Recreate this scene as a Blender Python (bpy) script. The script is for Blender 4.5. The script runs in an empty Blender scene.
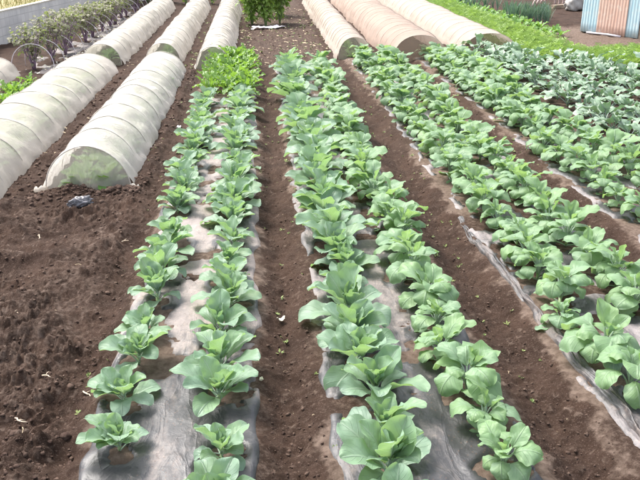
import bpy, bmesh, math, random
import numpy as np
from mathutils import Vector, Matrix, Euler

random.seed(7)
RNG = np.random.default_rng(7)
PI = math.pi
SC = bpy.context.scene
COL = SC.collection

# ------------------------------------------------------------------ camera model
F_PX = 760.0
PITCH = math.atan(315 / F_PX)
YAW = math.atan(66 / math.hypot(F_PX, 315))
CAM_H = 2.246
_f = np.array([math.sin(YAW) * math.cos(PITCH), math.cos(YAW) * math.cos(PITCH), -math.sin(PITCH)])
_r = np.array([math.cos(YAW), -math.sin(YAW), 0.0])
_u = np.cross(_r, _f)


def at(px, py, z=0.0):
    """world point at height z seen at this pixel of the 640x480 photograph"""
    d = (px - 320) * _r + (240 - py) * _u + F_PX * _f
    t = (z - CAM_H) / d[2]
    return d[0] * t, d[1] * t


def ty(y):
    """distance along the beds, from the first survey of the plot to its final length"""
    return 1.3158 * y + .681


cam = bpy.data.cameras.new('camera')
cam.sensor_width = 36
cam.lens = F_PX / 640 * 36
cam.clip_end = 3000
co = bpy.data.objects.new('camera', cam)
COL.objects.link(co)
co.matrix_world = Matrix(((_r[0], _u[0], -_f[0], 0), (_r[1], _u[1], -_f[1], 0), (_r[2], _u[2], -_f[2], CAM_H), (0, 0, 0, 1)))
SC.camera = co

# ------------------------------------------------------------------ noise


def vnoise(x, y, seed=0):
    x = np.asarray(x, float); y = np.asarray(y, float)
    ix = np.floor(x).astype(np.int64); iy = np.floor(y).astype(np.int64)
    fx = x - ix; fy = y - iy
    fx = fx * fx * fx * (fx * (fx * 6 - 15) + 10); fy = fy * fy * fy * (fy * (fy * 6 - 15) + 10)

    def h(a, b):
        v = (a * 374761393 + b * 668265263 + seed * 974634777) & 0xffffffff
        v = ((v ^ (v >> 13)) * 1274126177) & 0xffffffff
        v = ((v ^ (v >> 16)) * 2246822519) & 0xffffffff
        return ((v ^ (v >> 15)) & 0xffffff) / float(0xffffff)
    a = h(ix, iy); b = h(ix + 1, iy); c = h(ix, iy + 1); d = h(ix + 1, iy + 1)
    return (a * (1 - fx) + b * fx) * (1 - fy) + (c * (1 - fx) + d * fx) * fy


def fbm(x, y, seed=0, octs=3, gain=.5):
    s = 0; a = 1; t = 0
    for k in range(octs):
        s = s + a * vnoise(x * 2 ** k + 17.3 * k, y * 2 ** k - 9.1 * k, seed + k); t += a; a *= gain
    return s / t


def sst(a, b, x):
    t = np.clip((np.asarray(x, float) - a) / (b - a), 0, 1)
    return t * t * (3 - 2 * t)


def lumps(x, y, sc, prob, seed):
    """rounded clods of uneven size sitting side by side, as a height field in units of the cell"""
    wx = x * sc + 1.1 * (vnoise(x * sc * 1.3, y * sc * 1.3, seed + 50) - .5) + .5 * (vnoise(x * sc * 3.7, y * sc * 3.7, seed + 52) - .5)
    wy = y * sc + 1.1 * (vnoise(x * sc * 1.3, y * sc * 1.3, seed + 51) - .5) + .5 * (vnoise(x * sc * 3.7, y * sc * 3.7, seed + 53) - .5)
    ix = np.floor(wx).astype(np.int64); iy = np.floor(wy).astype(np.int64)
    out = np.zeros_like(wx)

    def h(a, b, k):
        v = (a * 374761393 + b * 668265263 + (seed * 7 + k) * 974634777) & 0xffffffff
        v = ((v ^ (v >> 13)) * 1274126177) & 0xffffffff
        return ((v ^ (v >> 16)) & 0xffff) / 65535.0
    for dx in (-1, 0, 1):
        for dy in (-1, 0, 1):
            a = ix + dx; b = iy + dy
            r = .25 + .38 * h(a, b, 3)
            d2 = (wx - a - h(a, b, 1)) ** 2 + (wy - b - h(a, b, 2)) ** 2
            out = np.maximum(out, np.where(h(a, b, 4) < prob, np.sqrt(np.maximum(r * r - d2, 0)), 0))
    return out


# ------------------------------------------------------------------ ground shape
# beds: centre x, half width, from y, to y, height
BEDS = [(-.43, .37, .2, 10.3, .06), (.73, .44, .2, 9.6, .06), (2.05, .46, .2, 9.9, .065), (3.22, .42, .2, 9.9, .06),
        (4.27, .42, 2.0, 10.2, .06), (5.32, .42, 2.5, 9.2, .05), (6.2, .4, 3, 8.6, .05)]
BEDS = [(a, b, ty(c) if c > .3 else c, ty(d), e) for a, b, c, d, e in BEDS]
# tunnels: x0, x1, y0, y1
TUN = {'A': (-3.22, -2.31, 3.05, 9.2), 'B': (-3.02, -2.36, 9.8, 17.1), 'C': (-1.95, -1.20, 4.60, 9.15), 'D': (-1.95, -1.36, 9.85, 17.2),
       'E': (-1.04, -.46, 9.3, 16.9), 'F': (-4.55, -3.8, 4.5, 9.0), 'G': (1.45, 2.06, 10.1, 18.2), 'H': (2.36, 3.36, 9.75, 18.4),
       'I': (3.80, 4.83, 10.25, 18.6)}
TUN = {k: (a, b, ty(c), ty(d)) for k, (a, b, c, d) in TUN.items()}
PITS = [at(20, 352), at(95, 372), at(150, 243), at(60, 300), at(30, 420), at(118, 330), at(75, 455), at(10, 268), at(100, 262)]
PITS = [(p[0], p[1], .09 + .03 * (i % 3), .045 - .01 * (i % 2)) for i, p in enumerate(PITS)]


def tilled(x, y):
    a = 1 - sst(-1.12, -.92, x)
    b = 1 - sst(ty(4.2), ty(4.6), y)
    return a * np.maximum(b, .35 * (1 - sst(ty(9), ty(10), y)))


def H(x, y, fine=False):
    x = np.asarray(x, float); y = np.asarray(y, float)
    near = 1 - sst(26, 34, np.hypot(x, y - 2))
    z = (fbm(x * 1.1, y * .8, 3, 2) - .5) * .05 * near
    bedm = 0
    for i, (xc, hw, y0, y1, bh) in enumerate(BEDS):
        wob = (vnoise(y * 2.2, x * 0 + i, 11) - .5) * .05 + (vnoise(y * 9, x * 0 + i, 12) - .5) * .03
        m = (1 - sst(hw - .02, hw + .19, np.abs(x - xc) + wob)) * sst(y0 - .2, y0, y) * (1 - sst(y1, y1 + .2, y))
        z = z + bh * m
        bedm = np.maximum(bedm, m)
    for k, (x0, x1, y0, y1) in TUN.items():
        if k == 'A' or k == 'C' or k == 'F':
            q = .045
            dx = np.minimum(np.abs(x - x0 + .1), np.abs(x - x1 - .1))
            iny = sst(y0 - .05, y0 + .1, y) * (1 - sst(y1, y1 + .2, y))
            z = z + q * np.exp(-(dx / .085) ** 2) * iny * (.5 + vnoise(x * 8, y * 8, 77))
    # soil heaped over the front end of the near middle tunnel
    x0, x1, y0, y1 = TUN['C']
    z = z + .085 * np.exp(-((y - (y0 - .14)) / .11) ** 2) * sst(x0 - .12, x0 + .1, x) * (1 - sst(x1 - .05, x1 + .22, x)) * (.55 + .75 * vnoise(x * 6, y * 6, 5))
    tl = tilled(x, y)
    free = (1 - bedm) * near
    # broken, turned soil: rounded lumps at several sizes
    lump = 0
    for sc_, am, sd in ((1.9, .085, 21), (5.0, .050, 22), (12., .024, 23), (29., .014, 24), (52., .008, 25)):
        n = vnoise(x * sc_ + .37 * y * sc_, y * sc_ * 1.1, sd)
        lump = lump + am * (1 - np.abs(2 * n - 1)) * (1 if sc_ > 5 else .8)
    z = z + tl * (lump - .075) * free
    if fine:
        pat = sst(.3, .75, vnoise(x * 1.9, y * 1.6, 66)) * .75 + .25
        cl = lumps(x, y, 8, .35, 61) / 8 * .8 + lumps(x, y, 17, .5, 62) / 17 * .85 + lumps(x, y, 34, .65, 63) / 34 * .8
        z = z + tl * free * cl * pat
        z = z + (1 - tl) * (1 - bedm) * near * (lumps(x, y, 24, .3, 64) / 24 * .6 + lumps(x, y, 42, .45, 65) / 42 * .6) * (.4 + .6 * vnoise(x * 3, y * 3, 67))
    for (a, b, r, d) in PITS:
        rr = ((x - a) / (r * 1.5)) ** 2 + ((y - b) / r) ** 2
        z = z - d * np.exp(-rr) + .3 * d * np.exp(-(np.sqrt(rr) - 1.6) ** 2 * 3)
    # trodden paths: small crumbs
    crumb = (vnoise(x * 22, y * 22, 31) - .5) * .018 + (vnoise(x * 47, y * 47, 32) - .5) * .012 + (vnoise(x * 7, y * 7, 33) - .5) * .026
    z = z + crumb * (.15 + .85 * (1 - bedm ** 3)) * near * (1 - tl) - .01 * free * (1 - tl)
    z = z + bedm * ((vnoise(x * 5, y * 5, 34) - .5) * .012 + (vnoise(x * 30, y * 30, 35) - .5) * .004)
    return z


def Hs(x, y):
    return float(H(np.array([x]), np.array([y]))[0])


# ------------------------------------------------------------------ materials
def new_mat(name):
    m = bpy.data.materials.new(name); m.use_nodes = True
    nt = m.node_tree; nt.nodes.clear()
    out = nt.nodes.new('ShaderNodeOutputMaterial')
    return m, nt, out


class NT:
    """short-hand for wiring shader nodes"""
    def __init__(s, nt): s.nt = nt

    def n(s, kind, ins=None, **kw):
        nd = s.nt.nodes.new('ShaderNode' + kind)
        for k, v in kw.items(): setattr(nd, k, v)
        for k, v in (ins or {}).items():
            if isinstance(v, bpy.types.NodeSocket): s.nt.links.new(v, nd.inputs[k])
            else: nd.inputs[k].default_value = v
        return nd

    def math(s, op, a, b=None, c=None, clamp=False):
        ins = {0: a}
        if b is not None: ins[1] = b
        if c is not None: ins[2] = c
        return s.n('Math', ins, operation=op, use_clamp=clamp).outputs[0]

    def mix(s, f, a, b, mode='MIX'):
        nd = s.n('Mix', data_type='RGBA', blend_type=mode)
        for i, v in ((0, f), (6, a), (7, b)):
            if isinstance(v, bpy.types.NodeSocket): s.nt.links.new(v, nd.inputs[i])
            else: nd.inputs[i].default_value = v if i == 0 else (*v, 1)[:4]
        return nd.outputs[2]

    def ramp(s, f, a, b, clamp=True):
        nd = s.n('MapRange', {0: f, 1: a, 2: b}, clamp=clamp, interpolation_type='SMOOTHSTEP' if clamp else 'LINEAR')
        return nd.outputs[0]

    def noise(s, scale, detail=4, rough=.55, vec=None, dist=0.0):
        ins = {'Scale': scale, 'Detail': detail, 'Roughness': rough, 'Distortion': dist}
        if vec is not None: ins['Vector'] = vec
        return s.n('TexNoise', ins).outputs['Fac']


def pos(N):
    return N.n('NewGeometry').outputs['Position']


def soil_material(name='soil', shift=0.0):
    m, nt, out = new_mat(name); N = NT(nt)
    p = pos(N)
    dry = N.n('Attribute', attribute_name='dry').outputs['Fac']  # dry soil, plus light painted on clod tops
    n1 = N.noise(3.2, 5, .6, p); n2 = N.noise(26, 6, .65, p); n3 = N.noise(130, 3, .6, p)
    c = N.mix(N.ramp(n1, .35, .68), (.034, .0198, .0138), (.061, .0365, .0258))
    c = N.mix(N.math('MULTIPLY', N.ramp(n2, .48, .72), .6), c, (.080, .051, .040))
    c = N.mix(N.math('MULTIPLY', N.ramp(n3, .54, .70), .6), c, (.16, .115, .092))
    c = N.mix(N.math('MULTIPLY', N.ramp(N.noise(75, 4, .7, p), .52, .66), .5), c, (.026, .015, .012))
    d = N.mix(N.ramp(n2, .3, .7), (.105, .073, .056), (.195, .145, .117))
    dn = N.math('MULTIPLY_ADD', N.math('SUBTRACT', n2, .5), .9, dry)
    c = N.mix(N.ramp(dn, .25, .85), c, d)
    b1 = N.n('Bump', {'Strength': .85, 'Distance': .016, 'Height': N.noise(42, 8, .78, p)})
    b2 = N.n('Bump', {'Strength': .7, 'Distance': .005, 'Height': N.noise(170, 5, .72, p), 'Normal': b1.outputs[0]})
    bs = N.n('BsdfPrincipled', {'Base Color': c, 'Roughness': .95, 'Normal': b2.outputs[0], 'Specular IOR Level': .15})
    nt.links.new(bs.outputs[0], out.inputs[0])
    return m


def clod_material():
    m, nt, out = new_mat('clod'); N = NT(nt)
    p = pos(N)
    t = N.n('Attribute', attribute_name='tint').outputs['Fac']
    c = N.mix(t, (.055, .034, .027), (.145, .098, .076))
    n2 = N.noise(60, 5, .65, p)
    c = N.mix(N.math('MULTIPLY', N.ramp(n2, .45, .75), .5), c, (.14, .1, .078))
    b = N.n('Bump', {'Strength': 1.0, 'Distance': .006, 'Height': N.noise(120, 6, .75, p)})
    bs = N.n('BsdfPrincipled', {'Base Color': c, 'Roughness': .95, 'Normal': b.outputs[0], 'Specular IOR Level': .15})
    nt.links.new(bs.outputs[0], out.inputs[0])
    return m


def leaf_material(name, young, old, back, vein, trans, trans_f=.3, rough=.42, spec=.45, veins=7.0, vein_f=.62, bloom=None):
    """young/old: base colours blended by the per-leaf tint; back: underside; bloom: waxy blue-grey patches"""
    m, nt, out = new_mat(name); N = NT(nt)
    tint = N.n('Attribute', attribute_name='tint').outputs['Fac']
    rnd = N.n('ObjectInfo').outputs['Random']
    p = N.n('TexCoord').outputs['Object']
    f = N.math('ADD', tint, N.math('MULTIPLY_ADD', rnd, .6, -.3), clamp=True)
    c = N.mix(f, young, old)
    big = N.noise(9, 3, .5, p)
    if bloom is not None:
        c = N.mix(N.math('MULTIPLY', N.ramp(big, .40, .64), .66), c, bloom)
    else:
        c = N.mix(N.math('MULTIPLY', N.ramp(big, .4, .75), .35), c, tuple(v * 1.35 for v in young))
    uv = N.n('UVMap', uv_map='UVMap').outputs[0]
    sx = N.n('SeparateXYZ', {0: uv})
    au = N.math('ABSOLUTE', N.math('MULTIPLY_ADD', sx.outputs[0], 2.0, -1.0))
    mid = N.math('SUBTRACT', 1.0, N.ramp(au, .015, .10))
    lat = N.math('ABSOLUTE', N.math('SINE', N.math('MULTIPLY', N.math('SUBTRACT', sx.outputs[1], N.math('MULTIPLY', au, .33)), PI * veins)))
    latm = N.math('SUBTRACT', 1.0, N.ramp(lat, .04, .26))
    latm = N.math('MULTIPLY', latm, N.math('SUBTRACT', 1.0, N.math('MULTIPLY', au, .75)))
    net = N.n('TexVoronoi', {'Scale': 90, 'Vector': p}, feature='DISTANCE_TO_EDGE').outputs['Distance']
    netm = N.math('MULTIPLY', N.math('SUBTRACT', 1.0, N.ramp(net, .0, .12)), .25)
    vm = N.math('MAXIMUM', mid, N.math('MULTIPLY', latm, .85))
    c = N.mix(N.math('MULTIPLY', N.math('MAXIMUM', vm, netm), vein_f), c, vein)
    c = N.mix(N.math('MULTIPLY', N.ramp(au, .93, 1.0), .45), c, vein)
    bf = N.n('NewGeometry').outputs['Backfacing']
    c = N.mix(N.math('MULTIPLY', bf, .75), c, back)
    bump = N.n('Bump', {'Strength': .6, 'Distance': .005, 'Height': N.math('ADD', N.math('MULTIPLY', vm, -1.0), N.math('MULTIPLY', N.noise(45, 3, .5, p), .8))})
    bs = N.n('BsdfPrincipled', {'Base Color': c, 'Roughness': rough, 'Specular IOR Level': spec, 'Normal': bump.outputs[0]})
    tr = N.n('BsdfTranslucent', {'Color': N.mix(N.math('MULTIPLY', vm, .3), trans, vein)})
    mx = N.n('MixShader', {0: trans_f})
    nt.links.new(bs.outputs[0], mx.inputs[1]); nt.links.new(tr.outputs[0], mx.inputs[2])
    nt.links.new(mx.outputs[0], out.inputs[0])
    return m


def plain(name, color, rough=.6, color2=None, nscale=20, spec=.4, bump=0.0, metal=0.0):
    m, nt, out = new_mat(name); N = NT(nt)
    p = pos(N)
    c = (*color, 1)
    if color2: c = N.mix(N.ramp(N.noise(nscale, 5, .6, p), .35, .68), color, color2)
    ins = {'Base Color': c, 'Roughness': rough, 'Specular IOR Level': spec, 'Metallic': metal}
    if bump: ins['Normal'] = N.n('Bump', {'Strength': bump, 'Distance': .01, 'Height': N.noise(nscale * 2.5, 5, .6, p)}).outputs[0]
    bs = N.n('BsdfPrincipled', ins)
    nt.links.new(bs.outputs[0], out.inputs[0])
    return m


def film_material(name, dustlo, dusthi, grey, seed):
    """mulch film: shiny dark plastic under an uneven skin of dried dust"""
    m, nt, out = new_mat(name); N = NT(nt)
    p0 = pos(N)
    p = N.n('VectorMath', {0: p0, 1: (seed * 3.7, seed * 1.3, 0)}, operation='ADD').outputs[0]
    st = N.n('VectorMath', {0: p, 1: (1.5, .45, 1)}, operation='MULTIPLY').outputs[0]
    n1 = N.noise(3.4, 6, .65, st, .4); n2 = N.noise(40, 5, .7, p); n3 = N.noise(9, 5, .6, p)
    bare_or_shaded = N.n('Attribute', attribute_name='bare_or_shaded').outputs['Fac']
    d = N.math('MULTIPLY_ADD', N.math('SUBTRACT', n2, .5), .16, n1)
    d = N.math('SUBTRACT', d, N.math('MULTIPLY', bare_or_shaded, .45))  # darker where film is bare, and where plant shade is painted in
    fac = N.ramp(d, dustlo, dusthi)
    dust = N.mix(N.ramp(n3, .35, .7), grey, tuple(v * .72 for v in grey))
    dust = N.mix(N.math('MULTIPLY', N.ramp(n2, .5, .72), .5), dust, (.42, .335, .285))
    dust = N.mix(N.math('MULTIPLY', N.ramp(N.noise(120, 4, .7, p), .57, .66), .6), dust, (.13, .085, .065))
    c = N.mix(fac, (.030, .029, .033), dust)
    r = N.math('MULTIPLY_ADD', fac, .28, .47)
    cre = N.n('VectorMath', {0: p, 1: (1.0, .35, 1)}, operation='MULTIPLY').outputs[0]
    b = N.n('Bump', {'Strength': .4, 'Distance': .010, 'Height': N.noise(16, 4, .55, p, .8)})
    rid = N.math('SUBTRACT', 1.0, N.math('ABSOLUTE', N.math('MULTIPLY_ADD', N.noise(7, 3, .5, cre, 1.5), 2.0, -1.0)))     # sharp tension creases
    rid = N.math('POWER', rid, 7.0)
    b3 = N.n('Bump', {'Strength': .2, 'Distance': .010, 'Height': rid, 'Normal': b.outputs[0]})
    crumbs = N.ramp(N.n('TexVoronoi', {'Scale': 48, 'Vector': p, 'Randomness': 1.0}).outputs['Distance'], .24, .12)
    crumbs = N.math('MULTIPLY', crumbs, N.ramp(N.noise(5, 3, .6, p), .48, .6))
    c = N.mix(N.math('MULTIPLY', crumbs, .85), c, (.09, .056, .042))
    b2 = N.n('Bump', {'Strength': .3, 'Distance': .003, 'Height': N.noise(90, 3, .6, p), 'Normal': b3.outputs[0]})
    bs = N.n('BsdfPrincipled', {'Base Color': c, 'Roughness': r, 'Specular IOR Level': .6, 'Normal': b2.outputs[0]})
    nt.links.new(bs.outputs[0], out.inputs[0])
    return m


def net_material(name, color, see, weave=True):
    """fine insect net: partly see-through, scattering white cloth"""
    m, nt, out = new_mat(name); N = NT(nt)
    p = pos(N)
    n1 = N.noise(2.5, 4, .6, p); n2 = N.noise(14, 4, .6, p)
    c = N.mix(N.ramp(n1, .35, .7), color, tuple(v * .88 for v in color))
    c = N.mix(N.math('MULTIPLY', N.ramp(n2, .55, .75), .3), c, (color[0] * .8, color[1] * .74, color[2] * .66))
    b = N.n('Bump', {'Strength': .9, 'Distance': .03, 'Height': N.noise(30, 5, .6, N.n('VectorMath', {0: p, 1: (1, 2.6, .6)}, operation='MULTIPLY').outputs[0])})
    df = N.n('BsdfDiffuse', {'Color': c, 'Normal': b.outputs[0]})
    tr = N.n('BsdfTranslucent', {'Color': c, 'Normal': b.outputs[0]})
    m1 = N.n('MixShader', {0: .42}); nt.links.new(df.outputs[0], m1.inputs[1]); nt.links.new(tr.outputs[0], m1.inputs[2])
    tp = N.n('BsdfTransparent', {'Color': (1, 1, 1, 1)})
    s = N.math('MULTIPLY_ADD', N.math('SUBTRACT', n1, .5), .25, see)
    lw = N.n('LayerWeight', {'Blend': .35}).outputs['Facing']       # a weave closes up when seen at a slant
    s = N.math('MULTIPLY', s, N.math('SUBTRACT', 1.0, N.math('MULTIPLY', lw, .75)), clamp=True)
    m2 = N.n('MixShader', {0: s}); nt.links.new(m1.outputs[0], m2.inputs[1]); nt.links.new(tp.outputs[0], m2.inputs[2])
    nt.links.new(m2.outputs[0], out.inputs[0])
    return m


M = {}
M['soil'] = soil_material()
M['clod'] = clod_material()
M['cabbage'] = leaf_material('cabbage_leaf', (.21, .36, .11), (.13, .235, .215), (.18, .28, .18), (.50, .60, .50), (.34, .54, .16), .30, rough=.52, spec=.45, vein_f=.7, bloom=(.33, .44, .445))
M['curled'] = leaf_material('curled_leaf', (.21, .36, .105), (.13, .235, .22), (.18, .29, .14), (.50, .60, .50), (.36, .56, .15), .32, rough=.52, spec=.45, vein_f=.7, bloom=(.33, .44, .45))
M['broccoli'] = leaf_material('broccoli_leaf', (.20, .29, .2), (.27, .35, .335), (.14, .23, .11), (.28, .38, .32), (.16, .32, .08), .16, rough=.40, spec=.8, bloom=(.56, .64, .66))
M['greens'] = leaf_material('greens_leaf', (.145, .28, .035), (.08, .19, .032), (.15, .27, .06), (.30, .45, .12), (.30, .52, .06), .30, rough=.4)
M['turnip'] = leaf_material('turnip_leaf', (.15, .32, .045), (.09, .22, .035), (.14, .28, .07), (.28, .4, .14), (.28, .5, .07), .3)
M['eggplant'] = leaf_material('eggplant_leaf', (.24, .27, .11), (.20, .175, .14), (.27, .25, .19), (.24, .22, .17), (.28, .36, .1), .3, rough=.55, spec=.3)
M['bush'] = leaf_material('bush_leaf', (.23, .36, .06), (.13, .24, .04), (.2, .3, .07), (.26, .36, .1), (.3, .48, .06), .3, rough=.45)
M['carrot'] = leaf_material('carrot_frond', (.25, .38, .085), (.19, .31, .07), (.24, .36, .09), (.27, .4, .1), (.34, .5, .1), .3, vein_f=.1)
M['leek'] = leaf_material('leek_leaf', (.16, .25, .19), (.11, .19, .15), (.16, .24, .19), (.22, .3, .24), (.2, .34, .16), .2, vein_f=.15)
M['straw'] = plain('straw', (.24, .185, .115), .8, (.40, .32, .21), 30)
M['weed'] = plain('weed', (.14, .2, .06), .6, (.26, .3, .1), 40)
M['drygrass'] = plain('dry_grass', (.34, .3, .12), .8, (.24, .25, .08), 3)
M['stem'] = plain('green_stem', (.2, .3, .12), .5, (.26, .34, .17), 40)
M['purple_stem'] = plain('purple_stem', (.24, .15, .23), .5, (.38, .29, .37), 30)
M['root'] = plain('root', (.5, .4, .29), .8, (.62, .52, .4), 60)
M['paper'] = plain('paper', (.78, .75, .62), .8, (.66, .62, .48), 30)
M['net_white'] = net_material('white_net', (.93, .865, .79), .46)
M['net_pink'] = net_material('pinkish_white_net', (.94, .88, .825), .34)
M['net_end'] = net_material('white_net_end', (.88, .83, .76), .58)
M['net_old'] = net_material('old_white_net', (.85, .79, .71), .16)
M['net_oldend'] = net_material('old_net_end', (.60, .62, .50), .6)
M['net_tan'] = net_material('tan_net', (.72, .575, .49), .24)
M['net_cream'] = net_material('cream_net', (.80, .69, .60), .20)
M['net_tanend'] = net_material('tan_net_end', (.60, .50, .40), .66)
M['hoop'] = plain('hoop_rod', (.50, .45, .40), .5, (.64, .58, .52), 25)
M['hoop_tan'] = plain('tan_hoop_rod', (.56, .45, .38), .5, (.68, .57, .49), 25)
M['hoop_white'] = plain('white_hoop', (.62, .58, .62), .4, (.5, .46, .5), 25)
M['bag'] = plain('grey_plastic', (.10, .10, .11), .35, (.22, .21, .23), 30, .5, .4)
M['white_plastic'] = plain('white_plastic', (.72, .7, .76), .4, (.6, .55, .6), 14, .5, .3)
M['film_dusty'] = film_material('dusty_mulch_film', .16, .48, (.265, .228, .215), 1)
M['film_grey'] = film_material('grey_mulch_film', .30, .60, (.24, .208, .2), 5)
M['film_black'] = film_material('black_mulch_film', .36, .66, (.27, .24, .24), 9)
M['film_fold'] = film_material('crumpled_film', .34, .60, (.165, .135, .122), 13)


# ------------------------------------------------------------------ mesh helpers
def fast_mesh(name, V, quads=None, tris=None, smooth=True, attrs=None, uv=None):
    me = bpy.data.meshes.new(name)
    V = np.asarray(V, np.float32)
    q = np.zeros((0, 4), np.int32) if quads is None or len(quads) == 0 else np.asarray(quads, np.int32)
    t = np.zeros((0, 3), np.int32) if tris is None or len(tris) == 0 else np.asarray(tris, np.int32)
    me.vertices.add(len(V)); me.vertices.foreach_set('co', V.ravel())
    loops = np.concatenate([q.ravel(), t.ravel()])
    me.loops.add(len(loops)); me.loops.foreach_set('vertex_index', loops)
    np_ = len(q) + len(t)
    tot = np.concatenate([np.full(len(q), 4), np.full(len(t), 3)]).astype(np.int32)
    st = np.concatenate([[0], np.cumsum(tot)[:-1]]).astype(np.int32)
    me.polygons.add(np_); me.polygons.foreach_set('loop_start', st); me.polygons.foreach_set('loop_total', tot)
    me.update(calc_edges=True)
    me.polygons.foreach_set('use_smooth', np.full(np_, smooth))
    for k, v in (attrs or {}).items():
        a = me.attributes.new(k, 'FLOAT', 'POINT'); a.data.foreach_set('value', np.asarray(v, np.float32))
    if uv is not None:
        l = me.uv_layers.new(name='UVMap'); l.data.foreach_set('uv', np.asarray(uv, np.float32)[loops].ravel())
    me.validate()
    return me


def grid_quads(nx, ny, off=0):
    i = np.arange(nx - 1); j = np.arange(ny - 1)
    a = (j[:, None] * nx + i[None, :]).ravel() + off
    return np.stack([a, a + 1, a + nx + 1, a + nx], 1)


def obj(name, me, mat=None, parent=None, loc=None, rot=None, scale=None):
    o = bpy.data.objects.new(name, me)
    COL.objects.link(o)
    if mat is not None and len(me.materials) == 0: me.materials.append(mat)
    if parent: o.parent = parent
    if loc is not None: o.location = loc
    if rot is not None: o.rotation_euler = rot
    if scale is not None: o.scale = (scale,) * 3 if not hasattr(scale, '__len__') else scale
    return o


def tag(o, label=None, cat=None, group=None, kind=None):
    if label: o['label'] = label
    if cat: o['category'] = cat
    if group: o['group'] = group
    if kind: o['kind'] = kind
    return o


def thing(name, label, cat, loc=(0, 0, 0), rz=0, group=None):
    o = bpy.data.objects.new(name, None); COL.objects.link(o)
    o.location = loc; o.rotation_euler = (0, 0, rz); o.empty_display_size = .1
    return tag(o, label, cat, group)


class MB:
    def __init__(s): s.v = []; s.q = []; s.t = []; s.uv = []; s.tint = []

    def n(s): return len(s.v)

    def add(s, verts, quads=(), tris=(), uv=None, tint=0.5):
        o = len(s.v)
        s.v += [tuple(p) for p in verts]
        s.q += [tuple(i + o for i in f) for f in quads]
        s.t += [tuple(i + o for i in f) for f in tris]
        s.uv += list(uv) if uv is not None else [(.5, .5)] * len(verts)
        s.tint += [tint] * len(verts)

    def tube(s, pts, r, sides=6, tint=.5, cap=True):
        pts = [Vector(p) for p in pts]
        n = len(pts); vs = []
        up0 = Vector((0, 0, 1))
        for i, p in enumerate(pts):
            t = (pts[min(i + 1, n - 1)] - pts[max(i - 1, 0)]).normalized()
            a = t.cross(up0)
            if a.length < .05: a = t.cross(Vector((1, 0, 0)))
            a.normalize(); b = t.cross(a)
            rr = r[i] if hasattr(r, '__len__') else r
            for k in range(sides):
                w = 2 * PI * k / sides
                vs.append(p + (a * math.cos(w) + b * math.sin(w)) * rr)
        qs = [(i * sides + k, i * sides + (k + 1) % sides, (i + 1) * sides + (k + 1) % sides, (i + 1) * sides + k) for i in range(n - 1) for k in range(sides)]
        ts = []
        if cap:
            vs += [pts[0], pts[-1]]
            for k in range(sides):
                ts.append((n * sides, (k + 1) % sides, k))
                ts.append((n * sides + 1, (n - 1) * sides + k, (n - 1) * sides + (k + 1) % sides))
        s.add(vs, qs, ts, None, tint)

    def box(s, x0, x1, y0, y1, z0, z1, tint=.5):
        v = [(x0, y0, z0), (x1, y0, z0), (x1, y1, z0), (x0, y1, z0), (x0, y0, z1), (x1, y0, z1), (x1, y1, z1), (x0, y1, z1)]
        s.add(v, [(0, 3, 2, 1), (4, 5, 6, 7), (0, 1, 5, 4), (1, 2, 6, 5), (2, 3, 7, 6), (3, 0, 4, 7)], (), None, tint)

    def mesh(s, name, smooth=True):
        return fast_mesh(name, np.array(s.v), s.q, s.t, smooth, {'tint': s.tint}, s.uv)


def ordinal(n):
    return ['first', 'second', 'third', 'fourth', 'fifth', 'sixth', 'seventh', 'eighth', 'ninth', 'tenth', 'eleventh', 'twelfth', 'thirteenth',
            'fourteenth', 'fifteenth', 'sixteenth', 'seventeenth', 'eighteenth', 'nineteenth', 'twentieth'][n]


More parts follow.
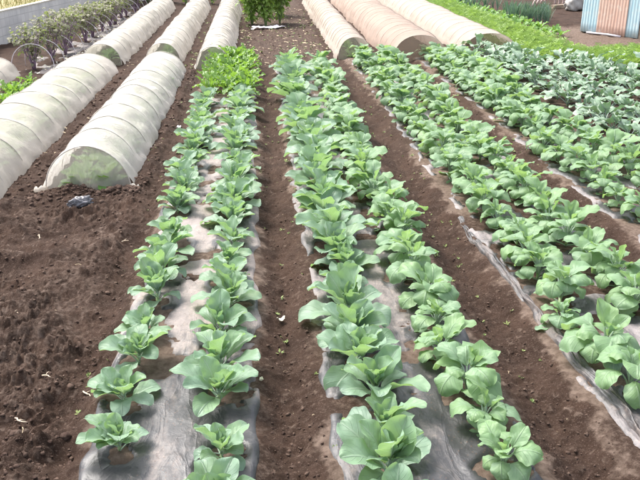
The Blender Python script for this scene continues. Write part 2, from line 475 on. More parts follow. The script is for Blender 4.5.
# ------------------------------------------------------------------ setting: ground
def make_ground():
    def axis(segs):
        out = []
        for a, b, st in segs: out.append(np.arange(a, b, st))
        return np.concatenate(out + [[segs[-1][1]]])
    xs = axis([(-400, -40, 60), (-40, -8, 4), (-8, -3.4, .06), (-3.4, -.85, .0098), (-.85, 2.9, .0145), (2.9, 9.5, .045), (9.5, 40, 3), (40, 400, 60)])
    ys = [-200, -60, -15, -4, -1, 0, .5, 1.0, 1.4, 1.7]
    y = 1.9
    while y < 27:
        ys.append(y); y += max(.0105, .0042 * y) if y < 7 else .0068 * y
    ys += [28, 30, 33, 37, 45, 60, 90, 140, 250, 600]
    ys = np.array(ys, float)
    X, Y = np.meshgrid(xs, ys)
    Z = H(X, Y, True)
    # dry, pale soil on bed tops, bed shoulders and the far open patch
    dry = np.zeros_like(X)
    for (xc, hw, y0, y1, bh) in BEDS[:4]:
        d = np.abs(X - xc)
        dry = np.maximum(dry, (.35 + .65 * sst(.2, .8, vnoise(X * 3, Y * 1.5, 58))) * (1 - sst(hw - .01, hw + .11, d + (vnoise(X * 9, Y * 9, 57) - .5) * .12)) * sst(y0, y0 + .3, Y) * (1 - sst(y1, y1 + .3, Y)))
    for (xc, hw, y0, y1, bh) in BEDS[4:]:
        dry = np.maximum(dry, .45 * (1 - sst(hw, hw + .15, np.abs(X - xc))) * sst(y0, y0 + .3, Y) * (1 - sst(y1, y1 + .3, Y)))
    dry = np.maximum(dry, .42 * sst(ty(8.8), ty(10.5), Y) * sst(-.4, 0, X) * (1 - sst(1.2, 1.5, X)))
    dry = np.maximum(dry, .75 * sst(5.4, 6.2, X) * sst(ty(9.8), ty(10.6), Y) * (1 - sst(ty(13), ty(14), Y)))
    x0, x1, y0, y1 = TUN['C']
    dry = np.maximum(dry, .55 * np.exp(-((Y - y0) / .16) ** 2) * sst(x0 - .15, x0, X) * (1 - sst(x1, x1 + .2, X)))
    dry = np.maximum(dry, .38 * tilled(X, Y) * sst(.5, .8, vnoise(X * 2.2, Y * 2.2, 55)))
    # clod tops painted paler by height for shading contrast, partly as drier soil
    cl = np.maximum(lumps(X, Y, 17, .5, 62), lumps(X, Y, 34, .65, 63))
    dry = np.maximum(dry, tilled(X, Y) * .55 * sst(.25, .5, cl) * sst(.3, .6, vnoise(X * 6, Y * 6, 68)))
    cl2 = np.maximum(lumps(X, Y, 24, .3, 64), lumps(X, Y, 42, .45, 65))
    dry = np.maximum(dry, .5 * sst(.25, .5, cl2) * (Y < ty(9)))  # path clods: same painted lightening of the tops
    V = np.stack([X.ravel(), Y.ravel(), Z.ravel()], 1)
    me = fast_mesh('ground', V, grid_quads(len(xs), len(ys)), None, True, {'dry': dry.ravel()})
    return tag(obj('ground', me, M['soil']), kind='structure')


make_ground()


def make_clods():
    bm = bmesh.new(); bmesh.ops.create_icosphere(bm, subdivisions=2, radius=1)
    base = np.array([v.co[:] for v in bm.verts]); tri = np.array([[v.index for v in f.verts] for f in bm.faces]); bm.free()
    pts = []
    n = 0
    while n < 8000:
        k = RNG.random()
        if k < .68:                                         # turned soil on the open side
            x = RNG.uniform(-3.0, -.9); y = ty(1.2 * (4.7 / 1.2) ** RNG.random())
            r = .0028 + .009 * RNG.random() ** 3.4
            if RNG.random() < .012: r = RNG.uniform(.012, .02)
        elif k < .76:                                       # along the net tunnels
            x = RNG.choice([-2.3, -2.08, -1.2, -1.15]) + RNG.normal(0, .09); y = ty(RNG.uniform(4.2, 9.2)); r = .005 + .016 * RNG.random() ** 2
        elif k < .80:                                       # heap at the tunnel end
            x = RNG.uniform(-2.1, -1.1); y = ty(4.5) + RNG.normal(0, .08); r = .006 + .018 * RNG.random() ** 2
        else:                                               # paths
            px = [(.0, .26), (1.22, 1.56), (2.55, 2.78), (3.66, 3.84)][RNG.choice(4, p=[.4, .35, .15, .1])]
            x = RNG.uniform(*px); y = ty(1.2 * (8 / 1.2) ** RNG.random()); r = .0025 + .007 * RNG.random() ** 3
        # clods gather in patches
        if k < .68 and RNG.random() > .2 + 1.3 * float(vnoise(x * 3.1, y * 3.1, 91)) ** 2: continue
        pts.append((x, y, r)); n += 1
    pts = np.array(pts)
    z = H(pts[:, 0], pts[:, 1], True)
    nb = len(base); V = np.zeros((len(pts), nb, 3))
    for i, (x, y, r) in enumerate(pts):
        s = np.array([RNG.uniform(.8, 1.3), RNG.uniform(.8, 1.2), RNG.uniform(.55, .85)])
        d = 1 + RNG.normal(0, .17, nb) + .24 * np.sin(base @ RNG.normal(0, 2.4, 3) + RNG.uniform(0, 6)) + .14 * np.sin(base @ RNG.normal(0, 4, 3))
        a = RNG.uniform(0, 6.3); c, sn = math.cos(a), math.sin(a)
        v = base * d[:, None] * s * r
        V[i, :, 0] = v[:, 0] * c - v[:, 1] * sn + x; V[i, :, 1] = v[:, 0] * sn + v[:, 1] * c + y; V[i, :, 2] = v[:, 2] + z[i] + r * .1
    T = (np.arange(len(pts))[:, None, None] * nb + tri[None]).reshape(-1, 3)
    tint = np.repeat(RNG.random(len(pts)) ** 1.4, nb)
    me = fast_mesh('soil_clods', V.reshape(-1, 3), None, T, True, {'tint': tint})
    tag(obj('soil_clods', me, M['clod']), 'loose brown crumbs and clods of turned soil', 'soil', kind='stuff')


make_clods()


def make_litter():
    """short bits of straw and dead leaf, one loose scatter"""
    s = MB()

    def bit(x, y, L, w):
        a = random.uniform(0, 2 * PI); z = Hs(x, y) + .006
        dx, dy = math.cos(a), math.sin(a); t = random.uniform(-.3, .6)
        b = random.uniform(-.25, .25) * L
        P = []
        for k, q in enumerate((0, .5, 1)):
            cx = x + dx * L * q - dy * b * (1 if k == 1 else 0); cy = y + dy * L * q + dx * b * (1 if k == 1 else 0)
            cz = z + abs(t) * L * q * .4 + (.004 if k == 1 else 0)
            P += [(cx - dy * w, cy + dx * w, cz), (cx + dy * w, cy - dx * w, cz + w * .6)]
        s.add(P, [(0, 1, 3, 2), (2, 3, 5, 4)])
    for _ in range(620):
        k = .12 + .88 * random.random() if random.random() < .2 else random.uniform(.52, 1)
        if k < .22: bit(random.uniform(-.02, .28), ty(1.3 * (9 / 1.3) ** random.random()), random.uniform(.006, .022), random.uniform(.0008, .002))
        elif k < .40: bit(random.uniform(1.22, 1.56), ty(1.5 * (9 / 1.5) ** random.random()), random.uniform(.006, .022), random.uniform(.0008, .002))
        elif k < .52: bit(random.uniform(-2.6, -.9), ty(1.3 * (4.6 / 1.3) ** random.random()), random.uniform(.015, .05), random.uniform(.001, .0025))
        elif k < .9: bit(random.uniform(-.35, 1.4), ty(random.uniform(9.3, 17)), random.uniform(.02, .09), random.uniform(.006, .018))
        else: bit(random.choice([-1.15, -2.2, 2.65]) + random.uniform(-.12, .12), ty(random.uniform(5, 12)), random.uniform(.015, .05), random.uniform(.003, .007))
    tag(obj('straw_litter', s.mesh('straw_litter'), M['straw']), 'pale bits of straw and dead leaf scattered over the soil', 'litter', kind='stuff')
    w = MB()
    spots = [(random.uniform(-.02, .3), random.uniform(1.5, 9)) for _ in range(40)] + [(random.uniform(1.2, 1.55), random.uniform(1.8, 9)) for _ in range(70)] + \
            [(random.uniform(2.52, 2.8), random.uniform(3.5, 9)) for _ in range(30)] + [(random.gauss(-.27, .1), random.uniform(9.4, 16.5)) for _ in range(110)] + \
            [(random.uniform(0, 1.4), random.uniform(9.6, 16.5)) for _ in range(120)] + [(random.gauss(-1.18, .08), random.uniform(5, 16)) for _ in range(60)] + \
            [(-.95 + random.uniform(-.05, .08), random.uniform(1.8, 6)) for _ in range(14)]
    for x, y in spots:
        y = ty(y); z = Hs(x, y); R = random.uniform(.012, .03) * (1.7 if y > 12.5 else 1)
        for k in range(random.randint(4, 8)):
            a = random.uniform(0, 6.28); e = random.uniform(.2, 1.0)
            d = Vector((math.cos(a) * math.cos(e), math.sin(a) * math.cos(e), math.sin(e))); sd = Vector((-math.sin(a), math.cos(a), 0)) * R * .22
            p = Vector((x, y, z))
            w.add([p, p + d * R * .6 + sd, p + d * R * 1.1, p + d * R * .6 - sd], [(0, 1, 2, 3)])
    tag(obj('small_weeds', w.mesh('small_weeds'), M['weed']), 'tiny weed seedlings dotted over the bare paths', 'weeds', kind='stuff')


make_litter()


# ------------------------------------------------------------------ leaves
def leaf_geom(L, W, pet, elev, curve, fold=.2, ruffle=.012, e=1.25, q=.6, nu=9, nv=11, lobe=0.0, waves=2, seed=0, cpow=1.4, tip=0.0, pet_r=.004, twist=0.0):
    """One leaf: stalk and blade, base at the origin, growing towards +X.
    elev: rise of the stalk (rad); curve: how far it arches over by the tip (rad)."""
    R = random.Random(seed)
    tot = pet + L
    n_p = 4 if pet > .01 else 1
    svals = [pet * i / n_p for i in range(n_p)] + [pet + L * j / (nv - 1) for j in range(nv)]
    path = []; x = z = 0; prev = 0
    side = R.uniform(-.25, .25)
    for s_ in svals:
        ds = s_ - prev
        mid = (prev + ds / 2) / tot
        a = elev - curve * mid ** cpow
        x += math.cos(a) * ds; z += math.sin(a) * ds; prev = s_
        a2 = elev - curve * (s_ / tot) ** cpow
        path.append((x, z, a2, s_))
    V = []; Q = []; T = []; UV = []
    # stalk
    sides = 5
    for i in range(n_p + 1):
        px, pz, a, s_ = path[i]
        r = pet_r * (1.25 - .5 * i / n_p)
        for k in range(sides):
            w = 2 * PI * k / sides
            V.append((px - math.sin(a) * math.sin(w) * r, math.cos(w) * r * 1.3, pz + math.cos(a) * math.sin(w) * r)); UV.append((.5, .02))
    for i in range(n_p):
        for k in range(sides):
            Q.append((i * sides + k, i * sides + (k + 1) % sides, (i + 1) * sides + (k + 1) % sides, (i + 1) * sides + k))
    o = len(V)
    ph1, ph2, ph3 = R.uniform(0, 6), R.uniform(0, 6), R.uniform(0, 6)
    for j in range(nv):
        t = j / (nv - 1)
        px, pz, a, s_ = path[n_p + j]
        w0 = W / 2 * max(math.sin(PI * min(max(t * .97 + .015, 0), 1) ** e), 0) ** q
        if t < .15: w0 *= (.35 + .65 * t / .15)
        bend = side * L * .5 * t * t
        for i in range(nu):
            u = 2 * i / (nu - 1) - 1
            sg = 1 if u > 0 else -1
            ed = 1 + (.018 * math.sin(waves * 2.2 * t * PI + ph1 + sg * 1.7) + .014 * math.sin(waves * 3.9 * t * PI + ph2 * 2 + sg)) * abs(u)
            if lobe: ed *= 1 - lobe * abs(u) * (.5 + .5 * math.sin(waves * 4 * PI * t + ph3 + sg))
            y = u * w0 * ed
            cup = fold * abs(u) ** 1.5 * w0 - .0025 * math.exp(-(u / .16) ** 2)
            rf = ruffle * .8 * abs(u) ** 2.2 * math.sin(waves * 2 * PI * t + ph2 + sg * .9) * min(1, t * 4)
            rf += ruffle * .35 * math.sin(7 * t + 5 * u + ph3)
            n = cup + rf
            y2 = y * (1 - .18 * abs(fold))
            tw = twist * t
            y3 = y2 * math.cos(tw) - n * math.sin(tw); n3 = y2 * math.sin(tw) + n * math.cos(tw)
            ex = tip * L * abs(u) ** 2 * (t > .9)
            V.append((px - math.sin(a) * n3 - ex * math.cos(a), y3 + bend, pz + math.cos(a) * n3 - ex * math.sin(a)))
            UV.append(((u + 1) / 2, .05 + .95 * t))
    for j in range(nv - 1):
        for i in range(nu - 1):
            b = o + j * nu + i
            Q.append((b, b + 1, b + nu + 1, b + nu))
    return V, Q, UV


def rad(d): return math.radians(d)


# species: classes of leaf (count range, parameter function)
def P_cab(cls, R):
    if cls == 0: return dict(L=R.uniform(.155, .195), W=R.uniform(.115, .14), pet=R.uniform(.04, .06), elev=rad(R.uniform(26, 62)), curve=rad(R.uniform(35, 105)), fold=R.uniform(.15, .45), ruffle=.006, cpow=1.9, waves=2.9)
    if cls == 1: return dict(L=R.uniform(.14, .175), W=R.uniform(.10, .125), pet=R.uniform(.03, .045), elev=rad(R.uniform(54, 72)), curve=rad(R.uniform(20, 65)), fold=R.uniform(.25, .55), ruffle=.007, cpow=2, waves=2.7)
    return dict(L=R.uniform(.08, .12), W=R.uniform(.045, .07), pet=.015, elev=rad(R.uniform(70, 86)), curve=rad(R.uniform(0, 40)), fold=R.uniform(.4, .8), ruffle=.006, waves=2.2)


def P_cur(cls, R):
    if cls == 0: return dict(L=R.uniform(.145, .185), W=R.uniform(.12, .15), pet=R.uniform(.09, .13), elev=rad(R.uniform(68, 84)), curve=rad(R.uniform(150, 215)), fold=R.uniform(-.45, .0), ruffle=.006, cpow=1.7, e=1.12, q=.5, waves=2.6)
    if cls == 1: return dict(L=R.uniform(.135, .17), W=R.uniform(.105, .135), pet=R.uniform(.09, .12), elev=rad(R.uniform(74, 88)), curve=rad(R.uniform(80, 150)), fold=R.uniform(-.35, .25), ruffle=.007, cpow=2.0, e=1.12, q=.5, waves=2.6)
    if cls == 3: return dict(L=R.uniform(.09, .12), W=R.uniform(.075, .095), pet=R.uniform(.04, .06), elev=rad(R.uniform(8, 25)), curve=rad(R.uniform(20, 50)), fold=.1, ruffle=.006, e=1.05, q=.55)
    return dict(L=R.uniform(.09, .12), W=R.uniform(.05, .07), pet=R.uniform(.06, .09), elev=rad(R.uniform(78, 89)), curve=rad(R.uniform(5, 60)), fold=R.uniform(.3, .6), ruffle=.006, waves=2.2)


def P_bro(cls, R):
    if cls == 0: return dict(L=R.uniform(.19, .24), W=R.uniform(.12, .15), pet=R.uniform(.10, .14), elev=rad(R.uniform(46, 60)), curve=rad(R.uniform(62, 95)), fold=R.uniform(-.05, .2), ruffle=.013, waves=2.5, cpow=1.3, e=1.15, q=.55)
    if cls == 1: return dict(L=R.uniform(.17, .21), W=R.uniform(.10, .13), pet=R.uniform(.12, .15), elev=rad(R.uniform(66, 80)), curve=rad(R.uniform(70, 110)), fold=R.uniform(.0, .3), ruffle=.013, waves=2.5, cpow=1.4, e=1.15, q=.55)
    return dict(L=R.uniform(.09, .13), W=R.uniform(.05, .07), pet=.08, elev=rad(R.uniform(74, 88)), curve=rad(R.uniform(5, 40)), fold=.4, ruffle=.01)


def P_gre(cls, R):
    return dict(L=R.uniform(.16, .24), W=R.uniform(.08, .11), pet=R.uniform(.05, .09), elev=rad(R.uniform(40, 82)), curve=rad(R.uniform(30, 90)), fold=R.uniform(.0, .3), ruffle=.02, lobe=.45, waves=3, e=1.3)


def P_tur(cls, R):
    return dict(L=R.uniform(.12, .18), W=R.uniform(.06, .09), pet=R.uniform(.03, .06), elev=rad(R.uniform(30, 75)), curve=rad(R.uniform(30, 80)), fold=.15, ruffle=.016, lobe=.25, waves=3)


SPEC = {  # species: leaf function, list of (class, count), base tint by class
    'cab': (P_cab, [(0, 7), (1, 5), (2, 4)], {0: .75, 1: .4, 2: .0}, 'cabbage'),
    'cur': (P_cur, [(3, 2), (0, 7), (1, 6), (2, 3)], {0: .5, 1: .4, 2: .0, 3: 1.0}, 'curled'),
    'bro': (P_bro, [(0, 6), (1, 4), (2, 2)], {0: .8, 1: .5, 2: .1}, 'broccoli'),
    'gre': (P_gre, [(0, 13)], {0: .4}, 'greens'),
    'tur': (P_tur, [(0, 10)], {0: .5}, 'turnip'),
}
POOL = {}
for sp in ('cab', 'cur'):
    fn, classes, tints, mat = SPEC[sp]
    for cls, _ in classes:
        for k in range(9):
            R = random.Random(hash((sp == 'cab', cls, k)))
            V, Q, UV = leaf_geom(seed=100 * cls + k + (7000 if sp == 'cab' else 0), nu=11, nv=25, **fn(cls, R))
            mb = MB(); mb.add(V, Q, (), UV, min(1, max(0, tints[cls] + R.uniform(-.45, .45))))
            me = mb.mesh(mat + '_leaf'); me.materials.append(M[mat])
            POOL.setdefault((sp, cls), []).append(me)
    # short stem
    mb = MB(); mb.tube([(0, 0, -.03), (.004, 0, .02), (.002, .003, .06)], [.012, .010, .007], 7)
    me = mb.mesh('stem'); me.materials.append(M['stem']); POOL[(sp, 'stem')] = me


def leaf_layout(sp, R):
    """azimuth, class and lean of every leaf of one plant"""
    fn, classes, tints, mat = SPEC[sp]
    out = []; a0 = R.uniform(0, 2 * PI); k = 0
    for cls, n in classes:
        n = max(2, n + R.choice((-1, 0, 0, 1)))
        a0 += R.uniform(.4, 1.0)
        for i in range(n):
            out.append((a0 + 2 * PI * i / n + R.uniform(-.35, .35), cls, R.uniform(-.26, .26), R.uniform(-.2, .2), R.uniform(.72, 1.14), k)); k += 1
    return out


def foliage_mesh(sp, seed, nu=6, nv=7):
    fn, classes, tints, mat = SPEC[sp]
    R = random.Random(seed * 31 + len(sp) + ord(sp[0])); mb = MB()
    for az, cls, tx, ty, s_, k in leaf_layout(sp, R):
        V, Q, UV = leaf_geom(seed=R.randint(0, 99999), nu=nu, nv=nv, **fn(cls, R))
        m = Matrix.Rotation(az, 4, 'Z') @ Euler((tx, ty, 0)).to_matrix().to_4x4() @ Matrix.Scale(s_, 4)
        zo = .004 * k
        mb.add([(m @ Vector(v)) + Vector((0, 0, zo)) for v in V], Q, (), UV, min(1, max(0, tints[cls] + R.uniform(-.5, .5))))
    me = mb.mesh('foliage'); me.materials.append(M[mat])
    return me


FOL = {sp: [foliage_mesh(sp, k, *((7, 12) if sp in ('cab', 'cur') else (6, 10))) for k in range(7)] for sp in ('cab', 'cur', 'bro')}
FOL['gre'] = [foliage_mesh('gre', k, 7, 13) for k in range(4)]
FOL['tur'] = [foliage_mesh('tur', k, 4, 7) for k in range(4)]
STEM = {}
for sp, hgt, mt in (('bro', .10, 'stem'), ('gre', .05, 'stem'), ('tur', .03, 'stem')):
    mb = MB(); mb.tube([(0, 0, -.03), (0, 0, hgt * .5), (.003, .002, hgt)], [.013, .011, .007], 6)
    me = mb.mesh('stem'); me.materials.append(M[mt]); STEM[sp] = me
STEM['cab'] = POOL[('cab', 'stem')]; STEM['cur'] = POOL[('cur', 'stem')]
PLANTS_XY = []


def plant(sp, name, x, y, s_, label, cat, group, detail, seed):
    R = random.Random(seed)
    root = thing(name, label, cat, (x, y, Hs(x, y) - .004), R.uniform(0, 2 * PI), group)
    root.scale = (s_, s_, s_ * R.uniform(.92, 1.08))
    root.rotation_euler = (R.uniform(-.07, .07), R.uniform(-.07, .07), R.uniform(0, 2 * PI))
    obj('stem', STEM[sp], None, root)
    if detail:
        for az, cls, tx, ty, ls, k in leaf_layout(sp, R):
            me = R.choice(POOL[(sp, cls)])
            obj('leaf', me, None, root, (0, 0, .01 + .0045 * k), (tx, ty, az), ls)
    else:
        obj('foliage', R.choice(FOL[sp]), None, root)
    PLANTS_XY.append((x, y))
    return root


def row(sp, name, cat, x, ys, scale, front_txt, back_txt, group, detail_to, jit=.02, sd=0, sfun=None):
    R = random.Random(sd)
    n = len(ys)
    for i, y in enumerate(ys):
        y = ty(y)
        half = (n + 1) // 2
        lab = front_txt.format(ordinal(i)) if i < half else back_txt.format(ordinal(n - 1 - i) if n - 1 - i else 'last')
        s_ = scale * R.triangular(.72, 1.2, 1.03) * (1 + .10 * float(sst(5, 9, y))) * (1 - .1 * float(1 - sst(2, 3.2, y)))
        plant(sp, name, x + R.gauss(0, jit), y + R.gauss(0, .018), s_, lab, cat, group, y < detail_to, sd * 1000 + i)


def seq(a, b, st):
    out = []; y = a
    while y < b: out.append(y); y += st
    return out


DET = ty(5.2)


def by_rows(pys, z=.11):
    return [(at(0, py, z)[1] - .681) / 1.3158 for py in pys]


row('cab', 'cabbage_plant', 'cabbage', -.685, by_rows([448, 402, 364, 335, 304, 281, 259, 245, 215]) + seq(4.02, 7.25, .235), 1.0,
    '{} cabbage from the front along the tilled-soil edge of the dusty film bed', '{} cabbage from the bright greens along the tilled-soil edge of the dusty film bed',
    'cabbages on the dusty film bed', DET, sd=1)
row('cab', 'cabbage_plant', 'cabbage', -.235, by_rows([524, 459, 407, 373, 339, 310, 290, 269, 250, 232, 217]) + seq(3.98, 7.3, .235), 1.04,
    '{} cabbage from the front on the path side of the dusty film bed', '{} cabbage from the bright greens on the path side of the dusty film bed',
    'cabbages on the dusty film bed', DET, sd=2)
row('cab', 'cabbage_plant', 'cabbage', .505, seq(1.22, 9.4, .222), 1.32,
    '{} broad-leaved cabbage from the front in the dense row beside the central path', '{} broad-leaved cabbage from the far end of the dense row beside the central path',
    'cabbages on the middle bed', DET, sd=3)
row('cur', 'cabbage_plant', 'cabbage', .97, seq(1.42, 9.3, .24), 1.06,
    '{} arching-leaved cabbage from the front in the sparser row of the middle bed', '{} arching-leaved cabbage from the far end of the sparser row of the middle bed',
    'cabbages on the middle bed', DET, .03, sd=4)
row('cur', 'cabbage_plant', 'cabbage', 1.80, seq(1.85, 9.7, .245), 1.07,
    '{} curled cabbage from the front in the row just behind the folded film edge', '{} curled cabbage from the far end, row just behind the folded film edge',
    'cabbages behind the folded film edge', DET, .04, sd=5)
row('cur', 'cabbage_plant', 'cabbage', 2.22, seq(2.5, 9.7, .245), 1.07,
    '{} curled cabbage from the front in the second row behind the folded film edge', '{} curled cabbage from the far end, second row behind the folded film edge',
    'cabbages behind the folded film edge', DET, .04, sd=6)
row('cur', 'cabbage_plant', 'cabbage', 3.01, seq(3.65, 9.8, .245), 1.07,
    '{} pale cabbage from the front, nearer row of the bed beside the broccoli', '{} pale cabbage from the far end, nearer row of the bed beside broccoli',
    'cabbages in the bed beside the broccoli', DET, .04, sd=7)
row('cur', 'cabbage_plant', 'cabbage', 3.42, seq(4.25, 9.8, .245), 1.07,
    '{} pale cabbage from the front in the row next to the blue-green broccoli', '{} pale cabbage from the far end of the row next to blue-green broccoli',
    'cabbages in the bed beside the broccoli', DET, .04, sd=8)
BX = [(4.02, 5.1, 10.1, 'first', 11), (4.48, 5.7, 10.1, 'second', 12), (5.12, 6.3, 9.1, 'third', 13), (5.52, 6.9, 9.2, 'fourth', 14), (6.02, 7.4, 8.5, 'fifth', 15), (6.42, 7.8, 8.5, 'sixth', 16)]
for bx, ya, yb, w, sd in BX:
    row('bro', 'broccoli_plant', 'broccoli', bx, seq(ya, yb, .275), 1.06, '{} broccoli from the front in the %s blue-green row past the pale cabbages' % w,
        '{} broccoli from the far end, %s blue-green row past the pale cabbages' % w, 'blue-green broccoli rows', 0, .03, sd=sd)
for gx, w, sd in ((-.66, 'soil side', 21), (-.43, 'middle', 22), (-.20, 'path side', 23)):
    row('gre', 'leafy_greens', 'leafy greens', gx, seq(7.5, 9.95, .24), .92, '{} bright green leafy plant from the front, %s of its clump' % w,
        '{} bright green leafy plant from the tunnel end, %s of its clump' % w, 'bright leafy greens at the bed end', 0, .03, sd=sd)


# ------------------------------------------------------------------ mulch film
def film(bi, x0, x1, y0, y1, mat, label, thr, seed, clean_front=0.0, edge_up=0.0):
    y0, y1 = ty(y0), ty(y1)
    xs = np.linspace(x0, x1, int((x1 - x0) / .016)); ys = [y0]
    while ys[-1] < y1: ys.append(ys[-1] + max(.016, .006 * ys[-1]))
    ys = np.array(ys)
    X, Y = np.meshgrid(xs, ys)
    u = (X - x0) / (x1 - x0)
    wr = (vnoise(X * 14, Y * 5, seed) - .5) * .012 + (vnoise(X * 40, Y * 16, seed + 1) - .5) * .003
    Z = H(X, Y) + .012 + wr * .8
    soil = sst(thr, thr + .07, fbm(X * 4.6, Y * 4.2, seed + 3, 3) + (vnoise(X * 26, Y * 26, seed + 4) - .5) * .14)
    pts = np.array(PLANTS_XY); near = np.full(X.shape, 9.0)
    for (px, py) in pts[(pts[:, 0] > x0 - .1) & (pts[:, 0] < x1 + .1)]:
        d = np.hypot((X - px), (Y - py) * .9) + (vnoise(X * 9, Y * 9, seed + 6) - .5) * .11 + (vnoise(X * 32, Y * 32, seed + 7) - .5) * .05
        near = np.minimum(near, d)
    if bi == 0: soil = soil * sst(ty(1.7), ty(2.1), Y)
    hole = 1 - sst(.055, .085, near)
    soil = np.maximum(soil, hole)
    edge = np.minimum(u, 1 - u) * (x1 - x0)
    ed = 1 - sst(.0, .05, edge + (vnoise(Y * 5, X * 0, seed + 8) - .5) * .07)
    Z = Z - .035 * soil - .045 * ed
    lift = sst(.075, .11, near) * (1 - sst(.11, .17, near)) * .003
    Z = Z + lift
    bare_or_shaded = np.clip(1.0 * (1 - sst(.09, .2, near)) + clean_front * (1 - sst(ty(1.7), ty(2.6), Y)), 0, 1)  # film darkened around plants as painted shade; front film bare of dust
    me = fast_mesh('mulch_film', np.stack([X.ravel(), Y.ravel(), Z.ravel()], 1), grid_quads(len(xs), len(ys)), None, True, {'bare_or_shaded': bare_or_shaded.ravel()})
    return tag(obj('mulch_film', me, mat), label, 'mulch film', 'mulch film on the cabbage beds')


film(0, -.86, -.02, .8, 7.45, M['film_dusty'], 'pinkish grey dusty plastic film under the two spaced cabbage rows beside tilled soil', .565, 40, .7)
film(1, .25, 1.2, .8, 9.5, M['film_grey'], 'grey and black film showing between the two rows of the middle bed', .56, 50, .35)
f3 = film(2, 1.57, 2.52, 1.0, 9.8, M['film_black'], 'dark film with a long crumpled silvery fold along its path edge', .52, 60)
film(3, 2.78, 3.66, 2.5, 9.8, M['film_black'], 'dark film mostly hidden under the pale cabbages next to the broccoli', .5, 70)


def fold_strip():
    path = [(660, 470), (640, 447), (624, 424), (602, 399), (575, 368), (556, 343), (540, 325), (524, 304), (505, 280), (492, 262), (478, 248), (466, 232), (459, 220)]
    P0 = [at(px, py, .03) for px, py in path]
    # resample
    pts = []
    for i in range(len(P0) - 1):
        for k in range(12):
            t = k / 12; pts.append((P0[i][0] * (1 - t) + P0[i + 1][0] * t, P0[i][1] * (1 - t) + P0[i + 1][1] * t))
    pts = np.array(pts); n = len(pts)
    ker = np.ones(9) / 9
    pts[4:-4, 0] = np.convolve(pts[:, 0], ker, 'valid'); pts[4:-4, 1] = np.convolve(pts[:, 1], ker, 'valid')
    m = 17; V = []
    for i in range(n):
        x, y = pts[i]
        fade = min(1, i / 6) * (1 - .75 * max(0, (i - n * .62) / (n * .38)))
        gap = float(vnoise(i * .11, 3.3, 81))
        w = (.017 + .022 * float(vnoise(i * .09, 0, 82))) * (.6 + .6 * fade)
        hh = (.012 + .030 * float(vnoise(i * .13, 5, 83))) * fade
        if i > n * .62: hh -= .02 * (gap > .5)
        for j in range(m):
            a = j / (m - 1)
            q = (a - .5) * 2
            z = Hs(x + q * w, y) + .006 + hh * (1 - abs(q) ** 2.2) + .011 * math.sin(a * 17 + 3 * float(vnoise(i * .16, a * 2, 84))) * (1 - abs(q)) * fade
            z += (float(vnoise(i * .35, a * 7, 85)) - .5) * .012
            if abs(q) > .9: z -= .03
            V.append((x + q * w + (float(vnoise(i * .22, a * 4, 86)) - .5) * .016, y, z))
    me = fast_mesh('folded_edge', np.array(V), grid_quads(m, n), None, True, {'bare_or_shaded': np.full(n * m, .12)})
    tag(obj('folded_edge', me, M['film_fold'], f3), 'crumpled silvery grey folded strip')


fold_strip()

# ------------------------------------------------------------------ net tunnels
INNER = []
for k in range(3):
    mb = MB(); R = random.Random(500 + k)
    for i in range(16):
        V, Q, UV = leaf_geom(seed=R.randint(0, 9999), nu=4, nv=5, L=R.uniform(.14, .22), W=R.uniform(.10, .15), pet=.06, elev=rad(R.uniform(25, 85)), curve=rad(R.uniform(20, 70)))
        m = Matrix.Rotation(R.uniform(0, 6.28), 4, 'Z')
        mb.add([m @ Vector(v) for v in V], Q, (), UV, R.random())
    me = mb.mesh('foliage'); me.materials.append(M['turnip']); INNER.append(me)


